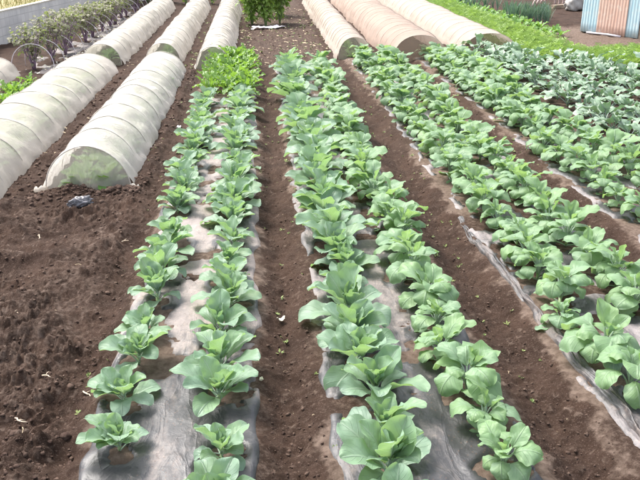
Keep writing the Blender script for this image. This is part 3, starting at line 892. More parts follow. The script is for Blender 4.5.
def tunnel(key, label, height, height_far, nh, net, endm, wr=.012, sag=.04, end_label=None, seed=0, knots=False, inner=None, inner_label=None, sub=7, bulge=.05, lean=0.0, rod=.0055, sh=.9):
    x0, x1, y0, y1 = TUN[key]
    xc = (x0 + x1) / 2; a = (x1 - x0) / 2; L = y1 - y0
    R = random.Random(seed)
    root = thing('net_tunnel', label, 'net tunnel', (xc, y0, 0), 0, 'netted crop tunnels')
    hy = [L * i / (nh - 1) + (R.uniform(-.05, .05) if 0 < i < nh - 1 else 0) for i in range(nh)]
    ht = [(height + (height_far - height) * y / L) * R.uniform(.95, 1.05) for y in hy]
    aa = [a * R.uniform(.96, 1.03) for _ in hy]
    nth = 33

    def sect(th, A, hgt):
        return A * (math.copysign(abs(math.cos(th)) ** sh, math.cos(th))), hgt * math.sin(th) ** .93 if math.sin(th) > 0 else 0
    V = []; rows = 0
    for i in range(nh - 1):
        for k in range(sub + (1 if i == nh - 2 else 0)):
            t = k / sub
            y = hy[i] * (1 - t) + hy[i + 1] * t
            A = aa[i] * (1 - t) + aa[i + 1] * t; hg = ht[i] * (1 - t) + ht[i + 1] * t
            sg = math.sin(PI * t)
            for j in range(nth):
                th = PI * j / (nth - 1)
                x, z = sect(th, A, hg)
                low = max(0, 1 - z / (hg * .35))
                d = 1 - sag * sg * (.35 + .65 * math.sin(th)) + .004
                yw = y + y0
                sg2 = .2 + .8 * sg
                w = sg2 * ((float(vnoise(yw * 7 + th * .8, th * 2.6, seed + 60)) - .5) * wr * 1.5 + (float(vnoise(yw * 19, th * 4 + yw * 3, seed + 61)) - .5) * wr * .9) + sg2 * (float(vnoise(yw * 31 + 2 * math.sin(th * 2), th * 1.6, seed + 63)) - .5) * wr * .8
                flare = low * (.02 + .05 * float(vnoise(yw * 5, (0 if th < 1.6 else 9), seed + 62)))
                gz = 0
                X = x * d + math.cos(th) * (w + flare); Z = z * d + math.sin(th) * w
                X += lean * Z
                if j in (0, nth - 1): Z = -.05
                V.append((X, y, Z))
            rows += 1
    me = fast_mesh('net', np.array(V), grid_quads(nth, rows), None, True)
    gz = Hs(xc, y0 + .3) * .3
    obj('net', me, net, root)
    # end nets, gathered and slightly bulging
    for side, yy, A, hg, sgn in ((0, 0, aa[0], ht[0], -1), (1, L, aa[-1], ht[-1], 1)):
        V = []; nr = 9
        for r in range(nr):
            q = r / (nr - 1)
            for j in range(nth):
                th = PI * j / (nth - 1)
                x, z = sect(th, A, hg)
                base = .0
                X = x * q; Z = base + (z - base) * q
                w = (float(vnoise(th * 5, q * 2 + seed, seed + 70)) - .5) * .03 * q * (1 - q) * 4
                V.append((X * 1.002 + lean * Z, yy + sgn * (bulge * (1 - q * q) + w), Z * 1.002 - (.04 if j in (0, nth - 1) else 0)))
        me = fast_mesh('end_net', np.array(V), grid_quads(nth, nr), None, True)
        obj('end_net', me, endm, root)
    for i in range(nh):
        mb = MB(); pts = []
        for j in range(25):
            th = PI * j / 24
            x, z = sect(th, aa[i] * 1.004 + .003, ht[i] * 1.004 + .003)
            pts.append((x + lean * z, hy[i], z if 0 < j < 24 else -.06))
        mb.tube(pts, rod, 6)
        obj('hoop', mb.mesh('hoop'), M['hoop_tan'] if key in 'GHI' else M['hoop'], root)
    if knots:
        for sx in (-1, 1):
            mb = MB()
            mb.tube([(sx * (a + .0), -.02, .04), (sx * (a + .03), -.05, .055), (sx * (a + .06), -.06, .04), (sx * (a + .085), -.05, .045)], [.022, .027, .018, .03], 8)
            obj('knot', mb.mesh('knot'), M['net_old'], root)
    if inner:
        step, s_, cols = inner
        for c in cols:
            for y in seq(y0 + .12, y1 - .1, step):
                p = obj('leafy_plant', R.choice(INNER), None, None, (xc + c, y + R.uniform(-.03, .03), Hs(xc + c, y)), (0, 0, R.uniform(0, 6.3)), s_ * R.uniform(.85, 1.15))
                tag(p, inner_label, 'leafy plant', inner_label)
    return root


tunnel('A', 'wide sagging white net tunnel with green showing through, cut by the photo edge', .44, .32, 13, M['net_white'], M['net_end'], .026, .10, seed=1, sub=10, sh=1.0,
       inner=(.36, .92, (-.17, .12)), inner_label='leafy plant blurred behind the wide sagging white net')
tunnel('B', 'narrow white net tunnel with greenish end, beside the purple-stemmed eggplants', .34, .36, 17, M['net_old'], M['net_oldend'], .034, .05, seed=2,
       inner=(.45, .78, (0,)), inner_label='leafy plant dim inside the narrow tunnel beside the eggplants')
tunnel('C', 'short white net tunnel with soil heaped against its see-through front end', .43, .34, 11, M['net_pink'], M['net_end'], .030, .07, seed=3, sub=10, sh=1.12, knots=True, bulge=.03,
       inner=(.32, .92, (-.13, .13)), inner_label='leafy plant blurred inside the tunnel with the heaped soil end')
tunnel('D', 'long white net tunnel directly behind the short one with heaped soil', .34, .36, 18, M['net_old'], M['net_oldend'], .034, .05, seed=4,
       inner=(.45, .78, (0,)), inner_label='leafy plant dim inside the tunnel behind the heaped soil one')
tunnel('E', 'long finely ribbed white net tunnel rising behind the bright leafy greens', .38, .40, 26, M['net_old'], M['net_oldend'], .030, .05, seed=5, sub=5,
       inner=(.5, .75, (0,)), inner_label='leafy plant dim inside the ribbed tunnel behind bright greens')
tunnel('F', 'white net tunnel partly in view at the photo edge with low greens beside it', .34, .32, 10, M['net_old'], M['net_oldend'], .03, .06, seed=6)
tunnel('G', 'narrow cream net tunnel ending behind the curled cabbages', .38, .40, 28, M['net_cream'], M['net_oldend'], .014, .05, seed=7, sub=5,
       inner=(.5, .78, (0,)), inner_label='leafy plant dim inside the narrow cream tunnel')
tunnel('H', 'wide tan net tunnel with dark hollow looking end, middle of three', .47, .47, 24, M['net_tan'], M['net_tanend'], .010, .035, seed=8, sub=5)
tunnel('I', 'wide pinkish net tunnel beside the bright carrot tops, its end facing the broccoli', .39, .42, 20, M['net_cream'], M['net_tanend'], .010, .03, seed=9, sub=6)

# low greens by the half-hidden tunnel
for i, (px, py) in enumerate(((5, 97), (13, 91), (22, 86), (30, 82), (8, 88), (18, 92), (0, 101))):
    x, y = at(px, py, .12)
    p = plant('gre', 'leafy_greens', x, y, .75, 'low green leafy plant between the two tunnels at the photo edge', 'leafy greens', 'low greens between the edge tunnels', False, 900 + i)


# ------------------------------------------------------------------ eggplants, their hoops
def shrub(name, label, cat, group, x, y, hgt, wid, leafm, stemm, nleaf, lsize, seed, stems=6, droop=.5, upright=.3):
    R = random.Random(seed)
    root = thing(name, label, cat, (x, y, Hs(x, y)), R.uniform(0, 6.28), group)
    st = MB(); lf = MB(); tips = []
    for k in range(stems):
        a = 2 * PI * k / stems + R.uniform(-.4, .4); sp = wid * R.uniform(.55, 1.1); hh = hgt * R.uniform(.7, 1.05)
        pts = []
        for i in range(7):
            t = i / 6
            rr = sp * (t ** 1.2) * (1 - upright * .4)
            pts.append(Vector((math.cos(a) * rr + R.uniform(-.02, .02), math.sin(a) * rr + R.uniform(-.02, .02), hh * (t ** .85))))
        pts[0] = Vector((R.uniform(-.02, .02), R.uniform(-.02, .02), -.03))
        st.tube(pts, [.011 - .0013 * i for i in range(7)], 5)
        tips.append(pts)
        b = pts[4]; e = b + Vector((R.uniform(-.2, .2) * wid * 2, R.uniform(-.2, .2) * wid * 2, hgt * .25))
        st.tube([pts[3], (pts[3] + e) / 2 + Vector((0, 0, .02)), e], [.006, .005, .003], 4); tips.append([pts[3], pts[3], b, b, e, e, e])
    geos = [leaf_geom(seed=seed * 10 + i, nu=4, nv=6, L=lsize * R.uniform(.8, 1.2), W=lsize * R.uniform(.45, .62), pet=lsize * .25, elev=rad(30), curve=rad(90), ruffle=.006, fold=.2, pet_r=.002) for i in range(5)]
    for _ in range(nleaf):
        pts = R.choice(tips); i = min(6, int(1.5 + 5.5 * R.random() ** (.7 if leafm is not M['bush'] else 1.1))); p = pts[i] + Vector((R.gauss(0, .03), R.gauss(0, .03), R.gauss(0, .03)))
        V, Q, UV = R.choice(geos)
        m = Matrix.Translation(p) @ Matrix.Rotation(R.uniform(0, 6.28), 4, 'Z') @ Euler((R.uniform(-.5, .5), R.uniform(-.4, droop), 0)).to_matrix().to_4x4() @ Matrix.Scale(R.uniform(.6, 1.15), 4)
        lf.add([m @ Vector(v) for v in V], Q, (), UV, R.random())
    obj('stem', st.mesh('stem'), stemm, root); obj('foliage', lf.mesh('foliage'), leafm, root)
    return root


def eg_x(y): return -3.62 + (y - ty(9.3)) * .034


EY = [ty(v) for v in seq(9.6, 17.6, .62)]
for i, y in enumerate(EY):
    shrub('eggplant', '%s purple-stemmed eggplant from the front of the row by the block wall' % ordinal(i), 'eggplant', 'eggplants by the block wall',
          eg_x(y) - .12 + random.uniform(-.06, .06), y, random.uniform(.58, .8), .34, M['eggplant'], M['purple_stem'], 260, .105, 300 + i, 14)
for i, y in enumerate([ty(v) for v in seq(9.35, 17.2, .52)]):
    mb = MB(); xc = eg_x(y) - .08; hw = .36; pts = []
    for j in range(19):
        th = PI * j / 18
        pts.append((hw * math.cos(th) , .03 * math.sin(th * 2), max(.46 * math.sin(th) ** .85 if 0 < j < 18 else -.08, -.08)))
    mb.tube(pts, .006, 6)
    h = obj('wire_hoop', mb.mesh('wire_hoop'), M['hoop_white'], None, (xc, y, Hs(xc, y)), (random.uniform(-.1, .1), random.uniform(-.06, .06), random.uniform(-.2, .2)))
    tag(h, '%s bare pale hoop from the front arching over the eggplant row' % ordinal(i), 'hoop', 'bare hoops over the eggplants')
# torn film and pale leaf debris along the eggplant row
xs = np.linspace(0, 1, 22); ys = np.arange(ty(9.0), ty(17.4), .06)
X, Y = np.meshgrid(xs, ys); Xw = -3.62 + (Y - ty(9.3)) * .034 - .42 + X * .95 + (vnoise(Y * 3, X * 0, 5) - .5) * .12
Z = H(Xw, Y) + .02 + (vnoise(Xw * 9, Y * 9, 6) - .5) * .07 - .09 * sst(.5, .62, fbm(Xw * 4, Y * 3, 8, 3)) - .03 * ((X < .03) | (X > .97))
me = fast_mesh('mulch_film', np.stack([Xw.ravel(), Y.ravel(), Z.ravel()], 1), grid_quads(len(xs), len(ys)), None, True, {'bare_or_shaded': np.zeros(X.size)})
tag(obj('mulch_film', me, M['film_grey']), 'torn grey film along the foot of the eggplant row', 'mulch film')
mb = MB()
for _ in range(240):
    y = ty(random.uniform(9.1, 16.5)); x = eg_x(y) + random.uniform(.05, .5); z = Hs(x, y) + random.uniform(.02, .08); a = random.uniform(0, 6.28); L = random.uniform(.03, .08); w = L * .4
    dx, dy = math.cos(a), math.sin(a); t = random.uniform(-.03, .05)
    mb.add([(x, y, z), (x + dx * L * .5 - dy * w, y + dy * L * .5 + dx * w, z + t), (x + dx * L, y + dy * L, z + t * .5), (x + dx * L * .5 + dy * w, y + dy * L * .5 - dx * w, z + abs(t) * .6)], [(0, 1, 2, 3)])
tag(obj('dead_leaves', mb.mesh('dead_leaves', False), M['paper']), 'pale withered leaves lying at the foot of the eggplants', 'dead leaves', kind='stuff')

# ------------------------------------------------------------------ far centre and far edge plants
for i, (px, py, hh, ww) in enumerate(((252, 24, 1.0, .30), (266, 25, 1.1, .32), (280, 23, 1.05, .30), (259, 16, 1.1, .3), (276, 15, 1.1, .3))):
    x, y = at(px, py)
    shrub('bushy_plant', ['bushy green plant at the white sheet, nearest the ribbed white tunnel', 'bushy green plant in the middle behind the white sheet', 'bushy green plant at the white sheet, nearest the cream tunnel',
          'bushy green plant in the back pair, ribbed tunnel side', 'bushy green plant in the back pair, cream tunnel side'][i], 'bushy plant', 'tall bushy plants at the path end',
          x, y, hh * .95, ww * 1.25, M['bush'], M['stem'], 430, .15, 400 + i, 13, .6, .5)
x, y = at(268, 28.5)
xs = np.linspace(-.38, .38, 24); ys = np.linspace(-.13, .13, 10); X, Y = np.meshgrid(xs, ys)
Xr = X + (vnoise(Y * 9, X * 3, 2) - .5) * .1; Yr = Y + (vnoise(X * 5, Y * 0, 3) - .5) * .16
Z = H(Xr + x, Yr + y) + .03 + vnoise(X * 9, Y * 9, 4) * .06
me = fast_mesh('plastic_sheet', np.stack([Xr.ravel(), Yr.ravel(), Z.ravel()], 1), grid_quads(24, 10), None, True)
tag(obj('plastic_sheet', me, M['white_plastic'], None, (x, y, 0)), 'crumpled white plastic sheet at the foot of the tall bushy plants', 'plastic sheet')
far = [(122, 9, 'broad-leaved', .5), (135, 6, 'broad-leaved', .5), (148, 4, 'broad-leaved', .55), (161, 4, 'broad-leaved', .6), (172, 3, 'yellowish', .55), (186, 4, 'yellowish', .55), (199, 3, 'yellowish', .5), (212, 4, 'yellowish', .5), (226, 1, 'yellowish', .45)]
txt = ['nearest the eggplants', 'second from the eggplants', 'third from the eggplants', 'fourth from the eggplants', 'behind the narrow tunnel end', 'between the two left tunnel ends', 'behind the second tunnel end', 'just left of the ribbed tunnel end', 'behind the ribbed tunnel end']
for i, (px, py, kd, hh) in enumerate(far):
    x, y = at(px, py)
    y = max(y, ty(17.5))
    shrub('leafy_bush', 'far %s green bush, %s' % (kd, txt[i]), 'bush', 'bushes at the far end', x, y, hh, .32, M['eggplant'] if kd[0] == 'b' else M['bush'], M['stem'], 130, .15 if kd[0] == 'b' else .10, 450 + i, 7)


# ------------------------------------------------------------------ right-hand crops
def carrots(name, label, region, count, seed):
    R = random.Random(seed); s = MB()
    n = 0
    while n < count:
        x, y, ok = region(R)
        if not ok: continue
        n += 1
        z = Hs(x, y); hgt = R.uniform(.16, .30); a = R.uniform(0, 6.28); lean = R.uniform(.2, .8); tint = R.random()
        d = Vector((math.cos(a) * lean, math.sin(a) * lean, 1)).normalized(); sd = Vector((-math.sin(a), math.cos(a), 0))
        p = Vector((x, y, z))
        for k in range(7):
            t = .3 + .7 * k / 6
            c = p + d * hgt * t + Vector((math.cos(a), math.sin(a), 0)) * (.25 * hgt * t * t) - Vector((0, 0, .12 * hgt * t * t))
            w = hgt * .24 * (1 - .6 * abs(t - .55)) * R.uniform(.6, 1.1)
            for sg in (-1, 1):
                e = c + sd * sg * w + d * w * .45 + Vector((0, 0, R.uniform(-.25, .15) * w))
                q = d * .012
                s.add([c - q * .5, c + q, e + q * .3, e - q * .6], [(0, 1, 2, 3)], (), None, tint)
        e = p + d * hgt * .9
        s.add([p - sd * .003, p + sd * .003, e + sd * .002, e - sd * .002], [(0, 1, 2, 3)], (), None, tint)
    tag(obj(name, s.mesh(name, False), M['carrot']), label, 'carrot tops', kind='stuff')


def reg_strip(R):
    y = ty(R.uniform(9.55, 18.5)); c = 5.28 - (y - ty(9.6)) * .021; x = c + R.uniform(-.5, .62)
    return x, y, abs(R.gauss(0, .35)) < 1


def reg_patch(R):
    x = R.uniform(5.75, 8.6); y = ty(R.uniform(8.95, 9.95)) + .05 * math.sin(x * 5)
    return x, y, True


carrots('carrot_strip', 'long strip of feathery bright green carrot tops beside the pinkish tunnel', reg_strip, 4600, 1)
carrots('carrot_patch', 'feathery bright green carrot tops in front of the blue shed', reg_patch, 2400, 2)

k = 0
for y in [ty(v) for v in seq(11.9, 18.4, .3)]:
    for off in (0, .32):
        x = 6.18 - (y - ty(12)) * .034 + off + random.uniform(-.05, .05)
        p = plant('tur', 'turnip_plant', x, y + off * .3, 1.25, '%s turnip plant from the shed end, %s leafy row behind the carrot strip' % ('very last' if k // 2 >= 20 else ordinal(k // 2), 'nearer' if off == 0 else 'farther'),
                  'turnip', 'leafy turnip rows', False, 1300 + k)
        k += 1

LEEK = []
for q in range(4):
    mb = MB(); R = random.Random(q + 60)
    for i in range(8):
        V, Q, UV = leaf_geom(seed=q * 9 + i, nu=3, nv=6, L=R.uniform(.3, .46), W=.026, pet=.02, elev=rad(R.uniform(68, 89)), curve=rad(R.uniform(0, 28)), fold=.5, ruffle=.001, q=.4, cpow=2.5)
        m = Matrix.Translation((R.uniform(-.025, .025), R.uniform(-.025, .025), 0)) @ Matrix.Rotation(R.uniform(0, 6.28), 4, 'Z')
        mb.add([m @ Vector(v) for v in V], Q, (), UV, R.random())
    me = mb.mesh('leek'); me.materials.append(M['leek']); LEEK.append(me)
k = 0
for (xa, ya, xb, yb, n, nm) in ((6.32, 14.2, 7.2, 13.9, 11, 'front'), (6.42, 14.5, 7.35, 14.25, 11, 'second'), (6.52, 14.8, 7.5, 14.6, 11, 'third'), (6.6, 15.2, 7.6, 15, 9, 'fourth'), (5.95, 16.4, 6.8, 16.2, 8, 'fifth'), (5.9, 17.4, 6.7, 17.3, 7, 'back')):
    for i in range(n):
        t = i / (n - 1); x = xa + (xb - xa) * t + random.uniform(-.03, .03); y = ty(ya + (yb - ya) * t) + random.uniform(-.05, .05)
        o = obj('leek', random.choice(LEEK), None, None, (x, y, Hs(x, y)), (random.uniform(-.1, .1), random.uniform(-.1, .1), random.uniform(0, 6.28)), random.uniform(.85, 1.12))
        tag(o, '%s blue-green leek from the tunnel end in the %s row of the leek bed' % (ordinal(i), nm), 'leek', 'leeks beyond the carrots')


# ------------------------------------------------------------------ concrete block wall and the dry field behind it
WAZ = rad(9.1); W0 = np.array(at(0, 46)); WD = np.array([math.sin(WAZ), math.cos(WAZ)])
WL0, WL1, WZ = -8.0, 18.0, .63
m, nt, out = new_mat('concrete_block'); N = NT(nt)
p = N.n('TexCoord').outputs['Object']
sw = N.n('CombineXYZ', {0: N.n('SeparateXYZ', {0: p}).outputs[1], 1: N.n('SeparateXYZ', {0: p}).outputs[2], 2: 0.0}).outputs[0]
bt = N.n('TexBrick', {'Vector': sw, 'Color1': (.66, .64, .62, 1), 'Color2': (.59, .57, .555, 1), 'Mortar': (.53, .51, .50, 1), 'Scale': 1.0, 'Mortar Size': .010, 'Mortar Smooth': .3, 'Brick Width': .185, 'Row Height': .165}, offset=0.0)
c = N.mix(N.math('MULTIPLY', N.ramp(N.noise(1.8, 5, .6, p), .4, .7), .4), bt.outputs[0], (.36, .36, .37))
b = N.n('Bump', {'Strength': .5, 'Distance': .01, 'Height': N.math('SUBTRACT', N.math('MULTIPLY', N.noise(70, 4, .6, p), .3), bt.outputs[1])})
bs = N.n('BsdfPrincipled', {'Base Color': c, 'Roughness': .9, 'Normal': b.outputs[0]}); nt.links.new(bs.outputs[0], out.inputs[0])
mb = MB(); mb.box(-.1, 0, WL0, WL1, -.3, WZ)
wall = obj('block_wall', mb.mesh('block_wall', False), m, None, (W0[0], W0[1], 0), (0, 0, -WAZ))
tag(wall, 'low grey concrete block wall behind the eggplant row', 'wall')
mb = MB(); mb.box(-.115, .012, WL0, WL1, WZ, WZ + .025)
obj('coping', mb.mesh('coping', False), plain('coping', (.55, .5, .42), .9, (.45, .42, .36), 6), wall)
# field at the level of the wall top
nrm = np.array([-WD[1], WD[0]])
xs = np.linspace(.1, 90, 60) ** 1.0; ts = np.linspace(WL0, WL1 + 60, 80)
D, T = np.meshgrid(xs, ts)
FX = W0[0] + WD[0] * T + nrm[0] * D; FY = W0[1] + WD[1] * T + nrm[1] * D
FZ = .50 + (vnoise(FX * .7, FY * .7, 9) - .5) * .1 + .004 * D
me = fast_mesh('field', np.stack([FX.ravel(), FY.ravel(), FZ.ravel()], 1), grid_quads(60, 80), None, True)
tag(obj('field', me, plain('field_soil', (.26, .24, .11), .95, (.34, .27, .14), 1.2)), kind='structure')
mb = MB()
for _ in range(9000):
    t = random.uniform(-4, 9); d = random.uniform(.15, 1) ** 1.5 * 6; x = W0[0] + WD[0] * t + nrm[0] * d; y = W0[1] + WD[1] * t + nrm[1] * d
    a = random.uniform(0, 6.28); hh = random.uniform(.05, .16); w = .006; l = random.uniform(-.06, .06)
    z = .50 + .004 * d
    mb.add([(x - math.cos(a) * w, y - math.sin(a) * w, z - .03), (x + math.cos(a) * w, y + math.sin(a) * w, z - .03), (x + l, y + l * .6, z + hh)], (), [(0, 1, 2)], None, random.random())
tag(obj('dry_grass', mb.mesh('dry_grass'), M['drygrass']), 'yellowish dry grass beyond the block wall', 'grass', kind='stuff')


# ------------------------------------------------------------------ shed of corrugated sheets
def sheet_material(name, c1, c2, streak):
    m, nt, out = new_mat(name); N = NT(nt)
    p = N.n('TexCoord').outputs['Object']
    st = N.n('VectorMath', {0: p, 1: (9, 9, 1.1)}, operation='MULTIPLY').outputs[0]
    n1 = N.noise(2.2, 6, .7, st); n2 = N.noise(6, 5, .6, p)
    c = N.mix(N.ramp(n1, .38, .62), c1, c2)
    c = N.mix(N.math('MULTIPLY', N.ramp(n2, .52, .7), .6), c, streak)
    bs = N.n('BsdfPrincipled', {'Base Color': c, 'Roughness': .7, 'Specular IOR Level': .3}); nt.links.new(bs.outputs[0], out.inputs[0])
    return m


M['blue_sheet'] = sheet_material('blue_sheet', (.38, .56, .64), (.50, .63, .67), (.62, .66, .65))
M['rust_sheet'] = sheet_material('rust_sheet', (.58, .37, .29), (.66, .46, .38), (.70, .58, .5))
M['wood_old'] = plain('old_wood', (.2, .15, .11), .85, (.3, .24, .18), 12)
M['roof_tin'] = plain('roof_tin', (.3, .3, .31), .6, (.36, .28, .22), 4)


def corrugated(w0b, w1b, w0t, w1t, h, y=0.0, pitch=.075, amp=.0045, th=.002, z0=.02):
    """one corrugated sheet: bottom and top extents along the wall, rows up the height"""
    nx = int((w1b - w0b) / pitch * 8); nz = 12; V = []
    for side in (0, 1):
        for k in range(nz):
            t = k / (nz - 1)
            for i in range(nx):
                u = i / (nx - 1); xb = w0b + (w1b - w0b) * u; xt = w0t + (w1t - w0t) * u
                x = xb + (xt - xb) * t
                V.append((x, y - amp * math.sin(2 * PI * xb / pitch) - (th if side == 0 else -th) - .012 * math.sin(3 * t + xb * 4), z0 + (h - z0) * t))
    q1 = grid_quads(nx, nz); q2 = grid_quads(nx, nz, nx * nz)[:, ::-1]
    rim = []
    n = nx * nz
    for i in range(nx - 1):
        rim.append((i + 1, i, n + i, n + i + 1)); b = (nz - 1) * nx + i; rim.append((b, b + 1, n + b + 1, n + b))
    for k in range(nz - 1):
        b = k * nx; rim.append((b, b + nx, n + b + nx, n + b)); b = k * nx + nx - 1; rim.append((b + nx, b, n + b, n + b + nx))
    return fast_mesh('sheet', np.array(V), np.concatenate([q1, q2, np.array(rim)]), None, True)


s0 = at(580, 32); s1 = at(637, 39.5)
ang = math.atan2(s1[1] - s0[1], s1[0] - s0[0])
WS = math.hypot(s1[0] - s0[0], s1[1] - s0[1])
shed = thing('shed', 'small shed clad in faded blue and pinkish rusty corrugated sheets', 'shed', (s0[0], s0[1], 0), ang)
LE = -.02
HT = 2.2
q = [0, .30, .79, 1.0]
q = [v * WS for v in q]
o_ = obj('cladding_sheet', corrugated(q[0], q[1] + .01, q[0] + .02, q[1] + .01 + LE, HT), M['blue_sheet'], shed); o_['label'] = 'faded blue sheet at the outer end'
o_ = obj('cladding_sheet', corrugated(q[1], q[2], q[1] + LE, q[2] + LE, HT, -.016), M['rust_sheet'], shed); o_['label'] = 'pinkish rusty sheet'
o_ = obj('cladding_sheet', corrugated(q[2] - .01, q[3], q[2] - .01 + LE, q[3] + LE, HT), M['blue_sheet'], shed); o_['label'] = 'narrow pale blue sheet by the corner'
mb = MB(); mb.box(0, WS, .02, .06, .05, HT); mb.box(q[3] + .0, q[3] + .06, .02, .08, -.05, HT)
obj('frame', mb.mesh('frame', False), M['wood_old'], shed)
mb = MB(); mb.tube([(.02, .06, -.05), (.03, .06, HT)], .035, 6)
obj('corner_post', mb.mesh('corner_post'), M['wood_old'], shed)
for nm, xx in (('side_wall', 0.02), ('side_wall', WS + .02)):
    mb = MB(); mb.box(xx, xx + .02, .06, 1.6, 0, HT - .03)
    obj(nm, mb.mesh(nm, False), plain('dark_tarp', (.04, .055, .09), .6), shed)
mb = MB(); mb.box(0, WS, 1.6, 1.62, 0, HT - .05); obj('back_wall', mb.mesh('back_wall', False), M['wood_old'], shed)
mb = MB(); mb.add([(-.1, -.15, HT + .02), (WS + .25, -.15, HT + .02), (WS + .25, 1.75, HT + .12), (-.1, 1.75, HT + .12), (-.1, -.15, HT + .05), (WS + .25, -.15, HT + .05), (WS + .25, 1.75, HT + .15), (-.1, 1.75, HT + .15)],
    [(0, 3, 2, 1), (4, 5, 6, 7), (0, 1, 5, 4), (1, 2, 6, 5), (2, 3, 7, 6), (3, 0, 4, 7)])
obj('roof', mb.mesh('roof', False), M['roof_tin'], shed)
mb = MB(); mb.tube([(.22, -.05, .02), (.5, -.06, .025), (.8, -.055, .03), (WS * .75, -.06, .02)], .022, 6)
tag(obj('pale_board', mb.mesh('pale_board'), M['white_plastic'], None, (s0[0], s0[1], Hs(*s0)), (0, 0, ang)), 'thin pale board lying along the foot of the shed', 'board')


# ------------------------------------------------------------------ junk beyond the leeks
def blob(name, r, s_, seed, mat, loc, rz, label, cat, squash=.5, crease=.0):
    bm = bmesh.new(); bmesh.ops.create_icosphere(bm, subdivisions=4, radius=1)
    for v in bm.verts:
        c = v.co.copy()
        d = 1 + .35 * (float(vnoise(c.x * 1.7 + seed, c.y * 1.7 + c.z, seed)) - .5) + .32 * (float(vnoise(c.x * 4 + c.z * 3, c.y * 4 - c.z * 2, seed + 1)) - .5) + crease * (abs(float(vnoise(c.x * 5 - c.z * 4, c.y * 5 + c.z * 3, seed + 2)) - .5) - .2)
        v.co = Vector((c.x * s_[0], c.y * s_[1], max(c.z, -squash) * s_[2])) * d * r
    me = bpy.data.meshes.new(name); bm.to_mesh(me); bm.free()
    for pl in me.polygons: pl.use_smooth = True
    o = obj(name, me, mat, None, loc, (0, 0, rz))
    return tag(o, label, cat)


x, y = at(573, 11); blob('sack', .42, (1, .6, .55), 5, plain('grey_sack', (.3, .28, .26), .8, (.42, .4, .37), 6, bump=.3), (x + .2, y + .2, .15), .4, 'grey slumped sack on the ground near the shed', 'sack')
x, y = at(553, 4)
for i in range(5):
    mb = MB(); pts = [(.5 * math.cos(PI * j / 14), 0, .5 * math.sin(PI * j / 14)) for j in range(15)]
    mb.tube(pts, .03, 6)
    o = obj('bundled_hoop', mb.mesh('bundled_hoop'), M['net_tan'] if False else plain('pale_hoop', (.62, .48, .44), .6), None, (x - .3 + .16 * i, y + .1 * i, Hs(x, y) - .05), (.25, .1 * i, .5))
    tag(o, 'pinkish hoop in the pile of spare hoops beyond the leeks', 'hoop', 'spare hoops piled beyond the leeks')
x, y = at(562, 10)
mb = MB(); mb.box(-.5, .5, -.08, .08, 0, .05)
for i in range(2):
    o = obj('plank', mb.mesh('plank', False), M['wood_old'], None, (x + .35, y + .6 + .12 * i, Hs(x, y) + .0 + .055 * i), (0, 0, .25 + .2 * i))
    tag(o, ['dark weathered plank under another beside the grey sack', 'dark weathered plank lying on top of another beside the grey sack'][i], 'plank')

# ------------------------------------------------------------------ small things on the soil
x, y = at(83, 201, .05)
blob('plastic_bag', .062, (1.5, .9, .8), 15, M['bag'], (x, y - .06, Hs(x, y - .06) + .03), .5, 'crumpled grey plastic bag on the soil heap before the short tunnel', 'plastic bag', crease=1.3)


def scrap(px, py, w, l, mat, name, label, cat, seed, rz=0):
    x, y = at(px, py); R = random.Random(seed)
    xs = np.linspace(-1, 1, 9); ys = np.linspace(-1, 1, 9); X, Y = np.meshgrid(xs, ys)
    rr = np.maximum(np.hypot(X, Y), 1e-6); k = np.minimum(1, 1 / np.maximum(np.abs(X), np.abs(Y)) * 1) 
    f = np.maximum(np.abs(X), np.abs(Y)) / rr; X = X * (f * .75 + .25); Y = Y * (f * .75 + .25)
    Z = .012 + .02 * vnoise(X * 2 + seed, Y * 2, seed) + .008 * X * X
    X = X * (1 + .3 * (vnoise(Y * 2, X * 0 + seed, seed + 1) - .5))
    me = fast_mesh(name, np.stack([X.ravel() * w, Y.ravel() * l, Z.ravel()], 1), grid_quads(9, 9), None, True)
    return tag(obj(name, me, mat, None, (x, y, Hs(x, y)), (0, 0, rz)), label, cat)


scrap(281, 324, .026, .018, M['paper'], 'paper_scrap', 'cream scrap of paper lying on the central bare path', 'paper scrap', 3, .4)
scrap(179, 127, .03, .045, M['white_plastic'], 'plastic_scrap', 'white plastic scrap on the soil between short tunnel and cabbages', 'plastic scrap', 5)
scrap(262, 392, .008, .013, M['paper'], 'paper_scrap', 'tiny pale scrap on the bare path beside the dusty film bed', 'paper scrap', 8, 1)


def rootlet(px, py, L, label, seed, rz):
    R = random.Random(seed); x, y = at(px, py); mb = MB(); p = Vector((0, 0, .012)); a = 0; pts = [p.copy()]
    for i in range(6):
        a += R.uniform(-.7, .7); p = p + Vector((math.cos(a), math.sin(a), R.uniform(-.12, .25))) * L / 6; pts.append(p.copy())
    mb.tube(pts, [.0035, .0045, .004, .0038, .003, .0025, .0015], 5)
    b = pts[2]; mb.tube([b, b + Vector((.01, .015, .006)), b + Vector((.02, .035, .0))], [.003, .0022, .001], 4)
    tag(obj('dead_root', mb.mesh('dead_root'), M['root'], None, (x, y, Hs(x, y) + .004), (0, 0, rz)), label, 'dead root', 'pale dead roots on the tilled soil')


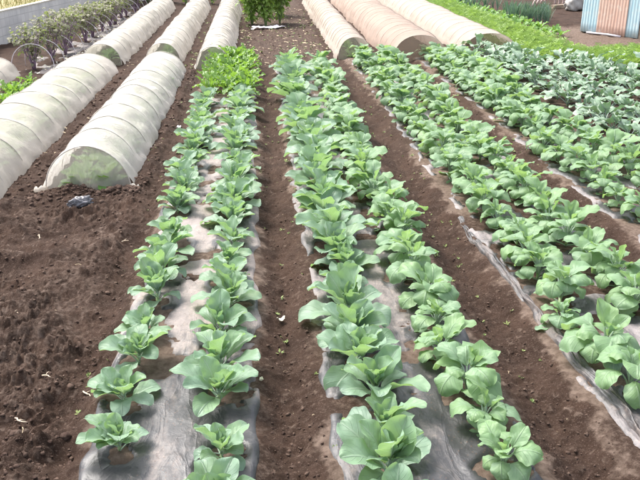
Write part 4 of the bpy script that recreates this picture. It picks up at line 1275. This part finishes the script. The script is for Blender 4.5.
rootlet(84, 397, .085, 'pale dead root on tilled soil, the one nearest the cabbages', 1, -.6)
rootlet(16, 423, .09, 'pale dead root upright on tilled soil at the bottom photo edge', 2, -1.2)
rootlet(44, 388, .06, 'short pale dead root beside a forked one on tilled soil', 3, .3)
rootlet(18, 391, .07, 'forked pale dead root near the photo edge on tilled soil', 4, .8)
rootlet(40, 246, .08, 'pale dead root in front of the white tunnels', 5, 1.2)
rootlet(122, 244, .06, 'small twisted dead root on tilled soil below the grey bag', 6, .2)
rootlet(10, 316, .08, 'dark-bent pale dead root lying flat at mid tilled soil', 7, .1)

# ------------------------------------------------------------------ light
SUN_EL, SUN_AZ = rad(54), rad(-42)          # azimuth measured from +Y towards +X: the light comes from behind left
sd = Vector((math.sin(SUN_AZ) * math.cos(SUN_EL), math.cos(SUN_AZ) * math.cos(SUN_EL), math.sin(SUN_EL)))
sun = bpy.data.lights.new('sun', 'SUN'); sun.energy = 1.5; sun.angle = rad(24); sun.color = (1.0, .96, .90)
so = bpy.data.objects.new('sun', sun); COL.objects.link(so); so.rotation_euler = sd.to_track_quat('Z', 'Y').to_euler()
w = bpy.data.worlds.new('World'); SC.world = w; w.use_nodes = True
nt = w.node_tree; bg = nt.nodes['Background']
sky = nt.nodes.new('ShaderNodeTexSky'); sky.sky_type = 'NISHITA'; sky.sun_disc = False
sky.sun_elevation = SUN_EL; sky.sun_rotation = SUN_AZ; sky.dust_density = 4.0; sky.air_density = 1.0; sky.ozone_density = .6
hs = nt.nodes.new('ShaderNodeHueSaturation'); hs.inputs['Saturation'].default_value = .45      # thin high cloud: a paler sky
nt.links.new(sky.outputs[0], hs.inputs['Color']); nt.links.new(hs.outputs[0], bg.inputs[0]); bg.inputs[1].default_value = .135

vs = SC.view_settings
vs.view_transform = 'Standard'; vs.look = 'None'; vs.exposure = 1.72; vs.gamma = 1; vs.use_curve_mapping = False
SC.render.resolution_x = 1024; SC.render.resolution_y = 768
SC.cycles.transparent_max_bounces = 16
SC.cycles.max_bounces = 8
